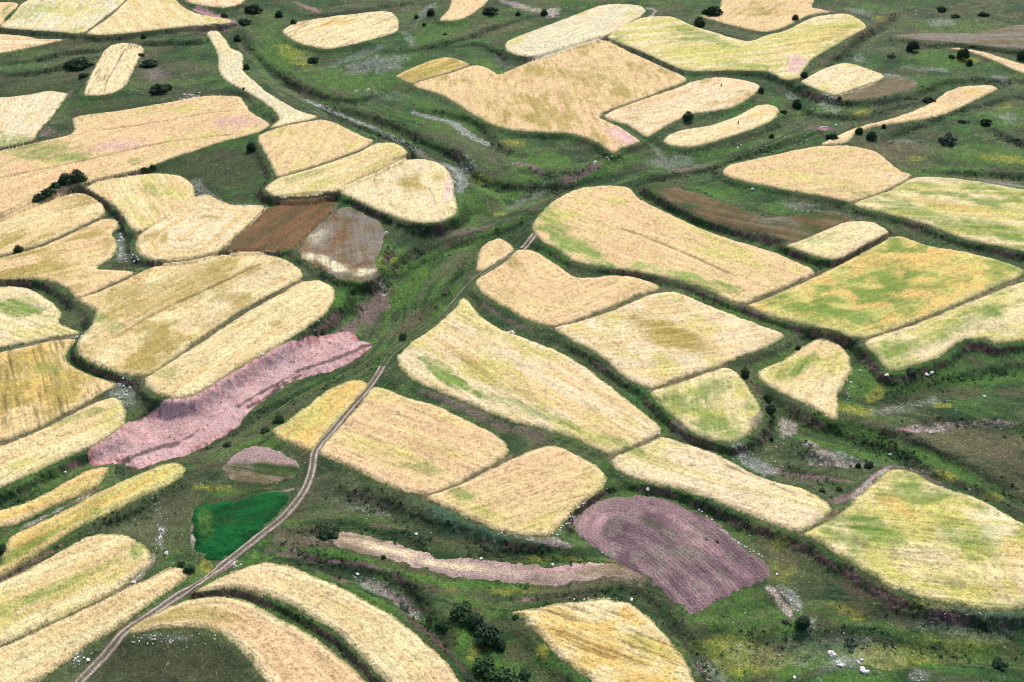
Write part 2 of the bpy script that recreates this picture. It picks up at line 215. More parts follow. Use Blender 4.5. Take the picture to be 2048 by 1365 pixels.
# low scarps in the pasture: (height m, scrub strength, points)
SCARPS = [
 (1.6,.9,[(0,125),(60,120),(130,104),(210,96),(300,84),(400,80),(450,60)]),
 (1.2,.8,[(0,150),(70,143),(130,130),(165,112)]),
 (1.5,.8,[(480,55),(500,90),(540,130),(600,170),(680,200),(740,196),(790,160)]),
 (1.6,.9,[(640,205),(720,225),(790,250),(850,280),(920,310),(960,350),(1020,366),(1120,362),(1230,340)]),
 (1.3,.8,[(815,215),(860,222),(900,226),(960,250),(1010,300),(1060,310)]),
 (1.0,.6,[(1030,340),(1080,342),(1120,352)]), (1.0,.7,[(1120,345),(1160,342),(1190,325)]),
 (1.4,.8,[(640,200),(690,240),(760,262),(830,286),(870,300)]),
 (1.2,.7,[(600,30),(680,26),(760,14),(830,2)]), (1.2,.8,[(760,105),(850,95),(930,75),(1000,50),(1070,30)]),
 (1.5,.8,[(900,92),(960,88),(1010,118),(1000,140)]), (1.4,.8,[(1350,46),(1400,60),(1460,76),(1500,80)]),
 (1.6,.8,[(1370,146),(1450,146),(1530,152),(1580,168),(1620,186),(1680,206),(1760,205),(1830,190),(1880,165),(1960,158),(2048,160),(2150,160)]),
 (1.5,.8,[(1600,200),(1640,228),(1720,232),(1800,210),(1860,196)]),
 (1.8,.9,[(1240,372),(1320,352),(1420,330),(1500,300),(1590,276),(1650,262)]),
 (1.4,.8,[(1630,140),(1690,100),(1740,60),(1800,20)]), (1.2,.7,[(1780,78),(1850,88),(1960,96),(2048,106),(2150,112)]),
 (1.3,.8,[(1740,290),(1800,262),(1860,240),(1920,215),(1990,200),(2060,185)]), (1.2,.7,[(1850,350),(1930,346),(2048,352),(2150,360)]),
 (1.5,.8,[(1960,235),(2010,270),(2060,290),(2140,300)]),
 (2.0,.9,[(620,520),(660,560),(700,600),(640,650),(560,690),(500,740)]),
 (1.6,.7,[(780,530),(840,510),(900,480),(980,470),(1040,440),(1070,410)]), (1.5,.6,[(760,560),(790,520),(830,490),(900,470),(960,455)]),
 (1.6,.6,[(830,640),(880,590),(930,530),(960,500)]),
 (1.4,.7,[(1500,720),(1600,820),(1700,850),(1820,880),(1940,930),(2048,990),(2150,1040)]),
 (1.6,.9,[(1530,760),(1560,810),(1640,850),(1720,872),(1800,900),(1880,950),(1960,980),(2048,1030),(2150,1080)]),
 (1.2,.6,[(1750,800),(1850,770),(1950,742),(2048,730),(2150,728)]), (1.1,.6,[(1800,858),(1900,838),(2000,845),(2140,850)]),
 (1.0,.7,[(1560,930),(1630,950),(1700,960)]), (1.0,.5,[(1590,880),(1640,915),(1740,920)]),
 (1.7,.9,[(520,1100),(600,1105),(680,1115),(760,1140),(820,1170),(860,1230),(900,1290),(920,1350),(930,1420)]),
 (1.3,.8,[(560,1062),(640,1056),(720,1060),(800,1075),(860,1092),(960,1105),(1060,1100),(1140,1108),(1200,1118)]),
 (1.4,.8,[(640,960),(700,985),(760,1000),(830,1030),(900,1055),(960,1075),(1040,1085)]),
 (1.5,.8,[(1010,1190),(1100,1190),(1200,1180),(1280,1188),(1340,1230),(1390,1290),(1420,1350),(1430,1420)]),
 (1.0,.5,[(1390,1250),(1480,1272),(1600,1268),(1700,1262),(1850,1285),(1950,1300),(2100,1300)]),
 (1.0,.5,[(1650,1200),(1760,1215),(1880,1240),(2000,1255),(2140,1260)]),
 (1.4,.7,[(60,1130),(150,1085),(230,1035),(300,1000),(370,960)]), (1.0,.6,[(100,985),(0,1010),(-100,1050)]),
 (1.6,.8,[(270,900),(380,880),(520,820),(600,780),(700,730),(780,700)]),
]
for hgt, scr, P in SCARPS:
    W = wpts(P); i = sel(W[:, 0].min()-16, W[:, 0].max()+16, W[:, 1].min()-16, W[:, 1].max()+16)
    d, sg, tt = pline(X[i], Y[i], W)
    end = np.sin(np.clip(tt, 0, 1)*math.pi)**.5
    # "upper" side is the one farther away (+y)
    dirx = W[-1, 0]-W[0, 0]; s = sg*(1 if dirx >= 0 else -1)
    wob = d*s+1.2*(N4.f(X[i]/5, Y[i]/5, 3)-.5)
    G[i] += hgt*.5*np.tanh(wob/1.3)*np.exp(-(d/7)**2)*end
    bk = scr*end*np.exp(-((wob+.8)/2.6)**2)*(.25+1.1*N5.f(X[i]/3.3, Y[i]/3.3, 3))
    bank[i] = np.maximum(bank[i], np.clip(bk, 0, 1))
# gullies: carve (depth, half width m, points)
for dep, hw, P in [(3.0,8,[(150,960),(230,915),(350,870),(450,810),(560,755),(680,700),(740,640),(775,570),(800,520),(900,450),(1020,400),(1150,370),(1300,345)]),
                   (1.5,6,[(1300,345),(1480,300),(1600,230),(1600,180),(1680,110),(1790,20)]),
                   (1.5,6,[(1030,385),(960,350),(860,290),(700,230),(560,150),(500,70)])]:
    W = wpts(P); i = sel(W[:, 0].min()-30, W[:, 0].max()+30, W[:, 1].min()-30, W[:, 1].max()+30)
    d, sg, tt = pline(X[i], Y[i], W); G[i] -= dep*np.exp(-(d/hw)**2)*np.clip(tt*12, 0, 1)*np.clip((1-tt)*12, 0, 1)

# the pink eroded wash: a flat floor below a crumbling scarp
SCW = wpts([(180,935),(192,912),(308,833),(410,805),(461,768),(547,720),(615,689),(684,662),(704,662),(714,675),(746,686),(724,710),(680,734),(649,744),(581,761),(513,812),(478,850),(410,891),(369,912),(300,940),(240,928),(205,940)], -2.0, True)
sci = sel(SCW[:, 0].min()-9, SCW[:, 0].max()+9, SCW[:, 1].min()-9, SCW[:, 1].max()+9)
scs = sdf(X[sci], Y[sci], SCW)+1.8*(N4.f(X[sci]/2.5, Y[sci]/2.5, 4)-.5)
rill = N5.f((X[sci]+.6*Y[sci])/.9, (Y[sci]-.6*X[sci])/6, 3)
G[sci] = G[sci]*(1-sm(-3, 3, scs))+(-2.3+.5*N2.f(X[sci]/6, Y[sci]/6, 3)+.4*(rill-.5)*(1-sm(1.5, 5, scs)))*sm(-3, 3, scs)
bank[sci] *= 1-sm(-1, .5, scs)

# fields shape the ground around them
Wt = np.full(NV, 1/3.0**4); WZ = Wt*G
s1 = np.full(NV, -99., np.float32); s2 = np.full(NV, -99., np.float32); own = np.full(NV, -1, np.int16)
for k, f in enumerate(F):
    W = f['w']; h, tl, yc = TP[f['t']]
    i = sel(W[:, 0].min()-22, W[:, 0].max()+22, W[:, 1].min()-22, W[:, 1].max()+22)
    s = sdf(X[i], Y[i], W); s = s+.18+dict(A13=.45, A12=.3, D1a=.6, D1=.4, D6a=.3, D6=.3, A11=.2).get(f['k'], 0)+(.95 if f['n'] == WF else 2.4)*(N4.f(X[i]/2.6, Y[i]/2.6, 4)-.5)
    z = h-tl*(Y[i]-yc)+.35*(N6.f(X[i]/22, Y[i]/22, 2)-.5)
    wgt = np.where(s > 0, 1e5*(1+s), 1/(np.maximum(-s, 0)+.12)**4)
    Wt[i] += wgt; WZ[i] += wgt*z
    a = s1[i]; b = s2[i]; m = s > a
    s2[i] = np.where(m, a, np.maximum(b, s)); own[i] = np.where(m, k, own[i]); s1[i] = np.where(m, s, a)
ZG = WZ/Wt
Zg2 = ZG.reshape(NR, NC)
# slope for scrub / bare earth
dzy = np.gradient(Zg2, axis=0)/np.maximum(np.gradient(GY, axis=0), 1e-6)
dzx = np.gradient(Zg2, axis=1)/np.gradient(GX, axis=1)
slope = np.sqrt(dzx**2+dzy**2).ravel()
steep = sm(.32, .75, slope)*(s1 < .2)
steep[sci] *= 1-sm(-.6, .2, scs)
rough = N3.f(X/1.3, Y/1.3, 3)-.5
ZG = ZG+np.where(s1 < 0, 1, 0)*(rough*(.22+1.1*steep+.5*bank)+RX.normal(0, .035, NV))
def Zat(x, y):                                                # ground height anywhere
    x = np.atleast_1d(np.asarray(x, float)); y = np.atleast_1d(np.asarray(y, float))
    ri = np.interp(y, rows_y, np.arange(NR)); ci = (x/(y*CP+CAM_H*SP)-cols_t[0])/(cols_t[1]-cols_t[0])
    r = np.clip(ri.astype(int), 0, NR-2); c = np.clip(ci.astype(int), 0, NC-2); fr = np.clip(ri-r, 0, 1); fc = np.clip(ci-c, 0, 1)
    Z = ZG.reshape(NR, NC)
    return (Z[r, c]*(1-fc)+Z[r, c+1]*fc)*(1-fr)+(Z[r+1, c]*(1-fc)+Z[r+1, c+1]*fc)*fr
def hit(px, py):                                              # where a photo pixel meets the ground
    z = 0.
    for _ in range(6):
        x, y = at(px, py, z); z = float(Zat(x, y)[0])
    return float(x), float(y), z

# ------------------------------------------------------------------ colours of the ground
g_mid, g_dark, g_lush, g_dry = S(64,96,50), S(44,68,42), S(80,116,50), S(94,96,70)
g_brown, g_soil, g_pale, g_stone, g_yel, g_scrub, g_pink = S(88,78,62), S(124,102,100), S(172,156,146), S(140,144,136), S(146,146,62), S(30,50,32), S(176,132,140)
def mix(C, i, col, m):
    m = np.clip(m, 0, 1)[:, None].astype(np.float32); C[i] = C[i]*(1-m)+col*m
C = np.tile(g_mid, (NV, 1)).astype(np.float32); ALL = slice(None)
n40 = N1.f(X/38+5, Y/38, 4); n12 = N2.f(X/11, Y/11+3, 4); n4 = N3.f(X/4, Y/4, 3); n1 = N5.f(X/1.4, Y/1.4, 2); wn = RX.rand(NV).astype(np.float32)
mix(C, ALL, g_dry, sm(.40, .62, n40)*.75)
mix(C, ALL, g_dark, sm(.48, .66, n12)*.75)
mix(C, ALL, g_lush, sm(.56, .72, N4.f(X/26, Y/20+9, 3))*.5)
mix(C, ALL, g_dark, sm(.52, .66, N2.f((X+.5*Y)/16, (Y-.5*X)/2.6, 3))*.55)
mix(C, ALL, S(98,110,72), sm(.60, .72, N5.f((X-.3*Y)/9, (Y+.3*X)/2.2, 3))*.4)
for fw_, P in [(26,[(380,900),(560,790),(700,720),(770,640),(800,560),(900,480),(1020,420),(1150,375),(1300,345),(1500,300),(1640,240)]),
              (22,[(1030,385),(960,350),(860,290),(700,230),(560,150),(500,70)]),(26,[(1560,780),(1700,830),(1850,860),(2048,960),(2200,1040)]),(22,[(520,1090),(700,1095),(850,1130),(1000,1160),(1200,1170),(1350,1230)]),(20,[(1430,1300),(1650,1240),(1850,1260),(2200,1300)])]:
    W = wpts(P); i = sel(W[:, 0].min()-fw_, W[:, 0].max()+fw_, W[:, 1].min()-fw_, W[:, 1].max()+fw_)
    d, sg, tt = pline(X[i], Y[i], W); d = d*sg+3*(N4.f(X[i]/14, Y[i]/14, 2)-.5); L_ = np.linalg.norm(np.diff(W, axis=0), axis=1).sum()
    q_ = 1-sm(fw_*.5, fw_, np.abs(d))
    mix(C, i, g_lush, sm(.5, .62, N3.f(tt*L_/24, d/2.4+7, 3))*q_*.65); mix(C, i, g_dark, sm(.52, .62, N5.f(tt*L_/20+5, d/1.8, 3))*q_*.75); mix(C, i, g_dry, sm(.56, .66, N6.f(tt*L_/18+5, d/1.5, 3))*q_*.6)
mix(C, ALL, g_brown, sm(.55, .70, N6.f(X/7, Y/7, 5))*.5)
stony = np.zeros(NV, np.float32)
def blob_m(i, px, py, rx, ry, ang, soft=.5):
    cx, cy = at(px, py); a = math.radians(ang)
    ux, uy = at(px+rx*math.cos(a), py-rx*math.sin(a)); vx, vy = at(px+ry*math.sin(a), py+ry*math.cos(a))
    M = np.linalg.inv(np.array([[ux-cx, vx-cx], [uy-cy, vy-cy]]))
    dx = X[i]-cx; dy = Y[i]-cy; p = M[0, 0]*dx+M[0, 1]*dy; q = M[1, 0]*dx+M[1, 1]*dy
    r = np.sqrt(p*p+q*q)+(N4.f(X[i]/5, Y[i]/5, 4)-.5)*1.1*soft*2
    return 1-sm(1-soft, 1+soft, r)
def blob_sel(px, py, rx, ry):
    R = max(rx, ry)*1.9; xs, ys = at([px-R, px+R, px-R, px+R], [py-R, py-R, min(py+R, 1600), min(py+R, 1600)])
    return sel(xs.min(), xs.max(), ys.min(), ys.max())
GC = dict(lush=g_lush, dry=g_dry, dark=g_dark, brown=g_brown, soil=g_soil, pale=g_pale, stone=g_stone, yel=g_yel, scrub=g_scrub, pink=g_pink, mid=g_mid, teal=S(78,104,84), fal=S(104,98,74), dkp=S(70,76,52))
GB = [  # ground patches: colour, centre, radii (photo px), angle, strength
 ('dkp',430,345,100,48,8,.9),('dkp',350,1320,130,60,-8,.95),('dkp',60,175,90,28,0,.6),('dkp',250,215,100,20,5,.6),('dry',640,150,90,30,-10,.3),
 ('lush',560,100,60,35,-35,.8),('yel',590,110,40,16,-30,.5),('lush',690,160,70,22,-10,.8),('stone',750,128,60,18,8,.55),('stone',820,78,18,10,-40,.6),
 ('stone',720,110,60,8,20,.4),('lush',880,60,60,30,20,.6),('fal',980,60,90,12,10,.6),('pale',1050,15,50,6,-15,.7),('pale',1105,24,14,8,20,.7),('stone',850,25,26,8,40,.6),
 ('lush',980,130,40,12,-30,.8),('stone',1000,118,20,6,-50,.5),('dry',960,215,110,25,-14,.6),('stone',780,190,50,10,0,.25),
 ('lush',900,240,90,30,-25,.6),('dry',960,290,90,30,-20,.6),('lush',1080,320,60,20,0,.8),('yel',1020,285,26,8,0,.5),('lush',1010,370,60,18,0,.6),('yel',960,350,22,10,-20,.7),
 ('lush',930,410,50,30,30,.6),('yel',1000,415,14,6,0,.5),('stone',920,335,22,30,-40,.75),('stone',1060,380,50,7,25,.45),('soil',1150,345,40,10,25,.7),('stone',1350,320,50,12,0,.55),('stone',1320,305,20,6,-40,.6),
 ('soil',1380,330,40,8,10,.6),('lush',1200,330,90,14,12,.5),('soil',935,455,60,7,12,.6),('dark',1130,400,60,18,35,.6),
 ('lush',1420,380,60,14,-12,.8),('lush',1560,415,50,10,-8,.7),('fal',1840,60,50,10,10,.5),('lush',1900,50,90,16,0,.5),('stone',1880,42,30,9,0,.6),('stone',1720,20,26,6,-15,.6),
 ('yel',1765,33,14,6,0,.6),('lush',1880,115,60,18,-10,.7),('yel',1930,118,26,8,-10,.6),('stone',1860,136,50,5,-5,.55),('stone',1720,115,14,9,-30,.6),('stone',1795,155,40,8,-12,.75),('stone',2000,155,18,8,-20,.6),
 ('lush',1830,170,60,14,10,.6),('stone',1660,205,26,14,-40,.8),('yel',1690,205,10,5,0,.5),('yel',1725,225,14,7,0,.8),('lush',1700,212,60,8,0,.5),('stone',1585,185,14,8,0,.6),('soil',1640,255,30,7,0,.6),('pink',1646,256,9,5,0,.9),
 ('fal',1780,300,60,22,0,.8),('stone',1810,282,40,4,0,.4),('lush',1960,310,80,26,-5,.7),('yel',2000,316,50,9,-8,.7),('yel',1830,318,20,5,0,.5),('lush',1900,345,90,12,0,.7),('yel',2010,208,16,8,0,.7),('lush',2010,230,60,26,0,.7),('stone',2020,232,30,12,-10,.6),
 ('fal',1970,362,80,10,-6,.7),('stone',2000,368,50,6,-8,.6),('stone',1650,425,60,6,-6,.5),('stone',1600,410,40,6,0,.4),
 ('stone',405,378,26,12,-28,.7),('stone',430,400,30,9,-20,.7),('stone',480,410,40,6,0,.5),('soil',130,190,20,6,30,.7),('soil',85,265,24,10,20,.6),('brown',300,130,40,24,0,.5),('soil',320,150,24,12,0,.5),('stone',305,145,20,14,0,.3),
 ('pink',420,28,40,7,-18,.95),('pink',460,45,20,6,0,.9),('soil',390,58,60,6,0,.6),('pink',610,10,30,4,-20,.6),('stone',380,193,20,7,10,.85),
 ('lush',700,590,40,35,40,.8),('lush',820,560,70,30,35,.8),('lush',760,520,50,26,30,.8),('yel',780,520,30,10,20,.5),('lush',870,500,90,12,15,.8),('dark',840,470,60,14,10,.7),('lush',560,500,50,6,5,.5),
 ('fal',820,640,60,12,30,.5),('dry',900,530,40,14,45,.6),('soil',760,575,18,26,15,.85),('soil',735,610,26,22,40,.85),('soil',700,645,26,12,30,.85),('pale',765,565,9,12,10,.6),
 ('stone',240,490,9,34,-5,.8),('stone',235,470,14,10,0,.5),('stone',265,515,26,6,0,.5),('pale',250,545,20,3,0,.7),('stone',150,670,26,5,0,.6),('stone',245,790,26,28,20,.65),('soil',215,770,24,7,20,.8),
 ('lush',520,560+200,40,8,25,.4),('lush',640,765,60,12,28,.5),('dry',590,800,60,14,30,.5),
 ('lush',1590,710,90,16,20,.6),('dkp',1500,700,60,12,22,.7),('lush',1720,760,30,50,-20,.8),('yel',1700,820,50,14,-10,.7),('lush',1850,760,120,24,8,.6),('yel',1750,790,24,12,30,.6),
 ('brown',1900,780,60,14,5,.5),('stone',1820,810,80,10,12,.5),('yel',1890,808,26,6,0,.7),('lush',2000,750,80,14,5,.7),('lush',1700,860,100,18,-22,.9),('fal',1950,880,110,34,-10,.8),('pale',1860,855,50,7,6,.8),('pink',1810,862,24,4,-5,.6),('pale',1950,843,90,5,0,.7),
 ('stone',1680,915,60,14,-8,.7),('pale',1640,900,40,12,-30,.7),('pale',1680,925,70,5,0,.8),('pale',1575,850,16,20,-40,.7),('soil',1590,950,50,6,-15,.8),('pink',1640,952,50,4,-8,.9),('lush',1650,960,70,8,-6,.4),
 ('stone',1510,930,50,14,-30,.8),('soil',1680,1000,30,10,30,.8),('pale',1760,950,40,5,35,.7),('soil',1850,960,50,8,-25,.5),('lush',1900,930,110,16,-24,.8),('yel',1890,945,24,10,-20,.7),('yel',1990,990,20,10,0,.5),
 ('soil',1000,1040,70,6,-20,.95),('pale',1070,1083,60,7,-8,.95),('pale',900,1010,40,5,-25,.9),('lush',900,1030,60,10,-25,.3),('stone',720,1010,60,10,-20,.5),('soil',740,1000,50,8,-22,.6),('lush',740,1040,60,14,-10,.5),
 ('brown',960,1085,100,12,-5,.6),('soil',760,1050,30,5,-8,.6),('yel',1080,1115,30,6,0,.6),('yel',1150,1115,40,6,0,.5),('lush',700,1110,120,8,-10,.8),('lush',950,1165,120,8,-3,.7),('lush',1150,1160,120,10,4,.5),
 ('pink',640,1115,70,4,-8,.95),('pink',740,1128,50,4,-12,.9),('pink',800,1155,16,5,-40,.9),('stone',770,1180,70,14,-25,.7),('pale',800,1205,40,10,-35,.5),('stone',830,1225,20,14,-30,.6),
 ('yel',905,1180,12,8,0,.9),('yel',1020,1180,60,7,0,.5),('brown',880,1180,70,12,-12,.6),('pink',1060,1198,26,6,8,.9),('brown',1110,1195,70,9,3,.7),('soil',1160,1195,40,6,6,.4),
 ('lush',930,1270,16,50,-35,.9),('yel',960,1290,16,40,-40,.6),('yel',1085,1305,12,12,0,.8),('lush',1000,1330,40,16,0,.6),('brown',880,1300,24,70,-35,.5),('brown',1040,1290,30,60,-40,.5),
 ('lush',310,1095,40,50,0,.2),('stone',320,1060,9,34,0,.75),('stone',310,1010,8,24,0,.5),('brown',300,1060,16,30,0,.5),('yel',425,975,40,10,-5,.6),('lush',440,985,60,10,4,.5),('yel',412,1130,14,14,0,.8),('pink',448,1130,26,9,40,.95),('pale',500,1085,20,4,42,.8),
 ('pale',540,985,40,3,10,.9),('dry',360,1000,60,40,25,.6),('pale',385,1060,4,40,0,.6),('fal',620,1090,60,10,0,.6),('teal',905,1042,80,15,-26,.9),('teal',1000,1075,50,8,-12,.6),('soil',790,1190,60,12,-30,.7),('dry',330,1040,90,40,20,.5),('dry',660,980,80,26,-20,.5),('stone',340,1275,60,8,0,.5),('stone',155,1315,20,12,40,.5),
 ('dry',1560,1130,90,30,-30,.6),('yel',1570,1140,40,26,-20,.3),('lush',1450,1220,90,40,0,.55),('stone',1585,1195,12,34,38,.9),('pale',1560,1200,9,36,38,.85),('stone',1620,1250,14,18,-30,.6),('brown',1750,1190,70,18,-25,.75),
 ('yel',1690,1215,30,10,-20,.7),('yel',1720,1230,20,12,0,.7),('yel',1500,1310,110,34,0,.45),('yel',1450,1280,50,14,0,.45),('yel',1780,1310,70,24,0,.5),('yel',1880,1290,120,30,0,.3),('brown',1800,1230,120,12,-4,.5),('stone',1650,1300,160,40,0,.25),('yel',1850,1220,60,10,0,.4),
 ('stone',1410,1340,40,20,-30,.5),('stone',1840,1350,20,12,0,.7),('stone',1690,1320,26,10,0,.7),('brown',1600,1110,60,26,-30,.5),('yel',1560,1090,20,10,0,.4),('stone',1950,1250,120,30,0,.3),('lush',1900,1300,120,16,-3,.4)]
for (c, px, py, rx, ry, ang, st) in GB:
    i = blob_sel(px, py, rx, ry)
    if len(i) == 0: continue
    m = blob_m(i, px, py, rx, ry, ang)
    if c not in ('dkp', 'fal', 'dry'): m = m*.35+.65*sm(.28, .62, m*.62+.9*(N2.f(X[i]/1.6, Y[i]/1.3, 3)-.5)+.5*(N6.f(X[i]/5, Y[i]/4, 2)-.5)+.06)*(m > .02)
    gr = .15+1.5*(.5*n1[i]+.5*wn[i]) if c in ('yel', 'stone', 'pale', 'brown') else 1
    mix(C, i, GC[c], m*st*gr*(.7 if c == 'stone' else 1))
    if c in ('stone', 'pale'): stony[i] = np.maximum(stony[i], m*st*.8)
for (c, wd, st, P) in [  # ground streaks: colour, half width m, strength, points
 ('stone',2.2,.8,[(820,218),(850,230),(900,240),(950,275),(1000,292)]),('soil',1.6,.8,[(1020,325),(1060,330),(1085,348)]),('soil',1.5,.8,[(1125,348),(1165,345),(1200,320)]),
 ('stone',1.5,.7,[(600,190),(660,215),(720,240),(800,275),(850,300)]),('pale',1.0,.8,[(1290,12),(1310,20),(1300,34),(1240,64)]),('brown',2.0,.8,[(1630,8),(1690,22),(1728,42)]),
 ('fal',2.5,.6,[(1610,150),(1680,100),(1740,55),(1810,12)]),('soil',1.2,.7,[(820,300),(870,318),(905,350)]),('stone',2.2,.7,[(880,318),(915,340),(925,360),(912,390)]),
 ('soil',1.6,.9,[(1690,1020),(1730,978),(1775,945),(1830,940),(1900,975)]),('pale',.8,.8,[(1700,1010),(1740,965),(1780,940)]),
 ('scrub',2.5,.8,[(560,1110),(640,1130),(740,1150)]),('lush',2.2,.8,[(480,1118),(600,1098),(720,1108),(850,1150),(960,1175)]),
 ('soil',2.2,.5,[(525,1078),(600,1076),(690,1080),(780,1108),(860,1136)]),('fal',1.6,.7,[(540,1066),(620,1060),(700,1066)]),('fal',2.2,.7,[(1040,1164),(1150,1172),(1230,1158),(1290,1180)]),('brown',1.2,.6,[(560,1088),(680,1092),(800,1128),(950,1166)]),('soil',2.6,.85,[(1090,1152),(1180,1144),(1240,1140),(1300,1145)]),('pale',.6,.8,[(300,1105),(302,1128),(280,1150),(225,1192)]),('pale',.5,.7,[(390,1060),(395,1090),(425,1120),(440,1118)]),
 ('scrub',2.0,.6,[(1310,385),(1420,440),(1520,470),(1620,515)]),('brown',1.6,.8,[(1310,392),(1420,448),(1520,478),(1620,522)]),
 ('soil',1.3,.6,[(1180,560),(1280,570),(1380,585),(1480,615),(1580,650)]),('lush',1.5,.7,[(1320,575),(1420,600),(1500,640),(1600,668)]),
 ('soil',1.4,.55,[(830,775),(900,800),(1000,850),(1100,880)]),('soil',1.4,.5,[(1340,850),(1370,880),(1440,895)]),('soil',1.0,.5,[(960,600),(1010,635),(1080,665)]),
 ('soil',1.1,.6,[(1220,915),(1238,945)]),('stone',1.0,.8,[(0,703),(60,692),(150,676)]),('pale',.8,.7,[(34,1062),(110,1024),(190,985)]),
 ('pale',.9,.5,[(1150,1010),(1125,1040),(1108,1065)]),('soil',1.3,.7,[(520,1102),(580,1104),(640,1112)]),('soil',1.2,.6,[(1900,1210),(1830,1192),(1740,1150)])]:
    W = wpts(P); i = sel(W[:, 0].min()-8, W[:, 0].max()+8, W[:, 1].min()-8, W[:, 1].max()+8)
    d, sg, tt = pline(X[i], Y[i], W); d = d+2.4*(N4.f(X[i]/2.5, Y[i]/2.5, 3)-.5)
    m = (1-sm(wd*.5, wd*1.4, d))*np.clip(tt*10, 0, 1)*np.clip((1-tt)*10, 0, 1)
    m = m*.3+.7*sm(.3, .7, m*.7+.9*(N2.f(X[i]/1.5, Y[i]/1.3, 3)-.5)+.05); mix(C, i, GC[c], m*st*(.6+.8*n1[i]))
    if c in ('stone', 'pale'): stony[i] = np.maximum(stony[i], m*st)
stony[sci] = np.maximum(stony[sci], .12*sm(0, 2, scs))
mix(C, ALL, g_scrub, bank*.85)
nb = N6.f(X/5, Y/5, 4)
mix(C, ALL, g_scrub, steep*.45)
mix(C, ALL, S(96,76,72), np.clip(steep*1.3, 0, 1)*sm(.46, .62, nb)*.85*sm(.35, .75, slope))
near = sm(-2.2, -.2, s1)*(s1 < 2)
mix(C, ALL, S(62,88,42), near*.35*n12*1.6)
lane = (s2 > -1.7)*(s1 > -1.5)
mix(C, ALL, S(128,106,88), lane*(.35+.5*n1))
# wash colours
pk = np.tile(S(208,168,164), (len(sci), 1)).astype(np.float32)
C_ = C[sci]; m_ = sm(-.2, .25, scs)[:, None]
wash = pk*(1+.5*(N3.f(X[sci]/3, Y[sci]/3, 4)-.5))[:, None]
wash = wash+(S(178,122,120)-wash)*((1-sm(.6, 2.6, scs))*sm(.42, .6, rill))[:, None]
wash = wash+(S(206,174,172)-wash)*(sm(.5, .7, N1.f(X[sci]/7, Y[sci]/4, 3))*.7)[:, None]
wash = wash+(S(120,92,84)-wash)*(sm(.68, .8, .6*n1[sci]+.4*wn[sci])*.6)[:, None]
C[sci] = C_*(1-m_)+wash*m_
for wd, P in [(.55, [(250,925),(300,905),(345,892),(385,874),(398,862)]), (.5, [(480,815),(520,790),(600,745),(650,728),(700,708),(740,690)]), (.5, [(600,752),(560,775),(530,800),(500,815)])]:
    W = wpts(P, -2.5); i = sel(W[:, 0].min()-3, W[:, 0].max()+3, W[:, 1].min()-3, W[:, 1].max()+3)
    d, sg, tt = pline(X[i], Y[i], W); mix(C, i, S(84,76,70), (1-sm(wd*.5, wd*2, d+1.6*(N4.f(X[i]/1.5, Y[i]/1.5, 2)-.5)))*.8)
inw = np.zeros(NV); inw[sci] = sm(-.2, .25, scs)
C *= (1+(1-.6*inw)*(.85*(.5*n1+.5*wn)-.42))[:, None]
C = C*np.where((wn > .965)*(inw < .5), 1.7, 1)[:, None]*np.where((wn < .07), .7, 1)[:, None]
C = C*(1+.35*(n4-.5))[:, None]

# ------------------------------------------------------------------ mesh helpers
def mesh_np(name, V, Q, mat, col=None, attrs=None, smooth=True, origin=None, parent=None):
    me = bpy.data.meshes.new(name); V = np.asarray(V, np.float32)
    if origin is not None: V = V-np.asarray(origin, np.float32)
    k = Q.shape[1]
    me.vertices.add(len(V)); me.vertices.foreach_set('co', V.ravel())
    me.loops.add(Q.size); me.loops.foreach_set('vertex_index', Q.ravel().astype(np.int32))
    me.polygons.add(len(Q)); me.polygons.foreach_set('loop_start', np.arange(0, Q.size, k, dtype=np.int32))
    me.update(calc_edges=True)
    me.polygons.foreach_set('use_smooth', np.full(len(Q), smooth))
    if col is not None:
        a = me.attributes.new('Col', 'FLOAT_COLOR', 'POINT')
        a.data.foreach_set('color', np.concatenate([col, np.ones((len(col), 1))], 1).astype(np.float32).ravel())
    for an, av in (attrs or {}).items():
        a = me.attributes.new(an, 'FLOAT', 'POINT'); a.data.foreach_set('value', av.astype(np.float32))
    me.materials.append(mat)
    o = bpy.data.objects.new(name, me); COL.objects.link(o)
    if origin is not None: o.location = [float(q) for q in origin]
    if parent: o.parent = parent; o.location = (0, 0, 0)
    return o
def tag(o, label=None, cat=None, group=None, kind=None):
    for k_, v_ in (('label', label), ('category', cat), ('group', group), ('kind', kind)):
        if v_: o[k_] = v_
    return o
def mat_new(name, rough=.9, spec=.1):
    m = bpy.data.materials.new(name); m.use_nodes = True; n = m.node_tree; b = n.nodes['Principled BSDF']
    b.inputs['Roughness'].default_value = rough; b.inputs['Specular IOR Level'].default_value = spec
    return m, n, b
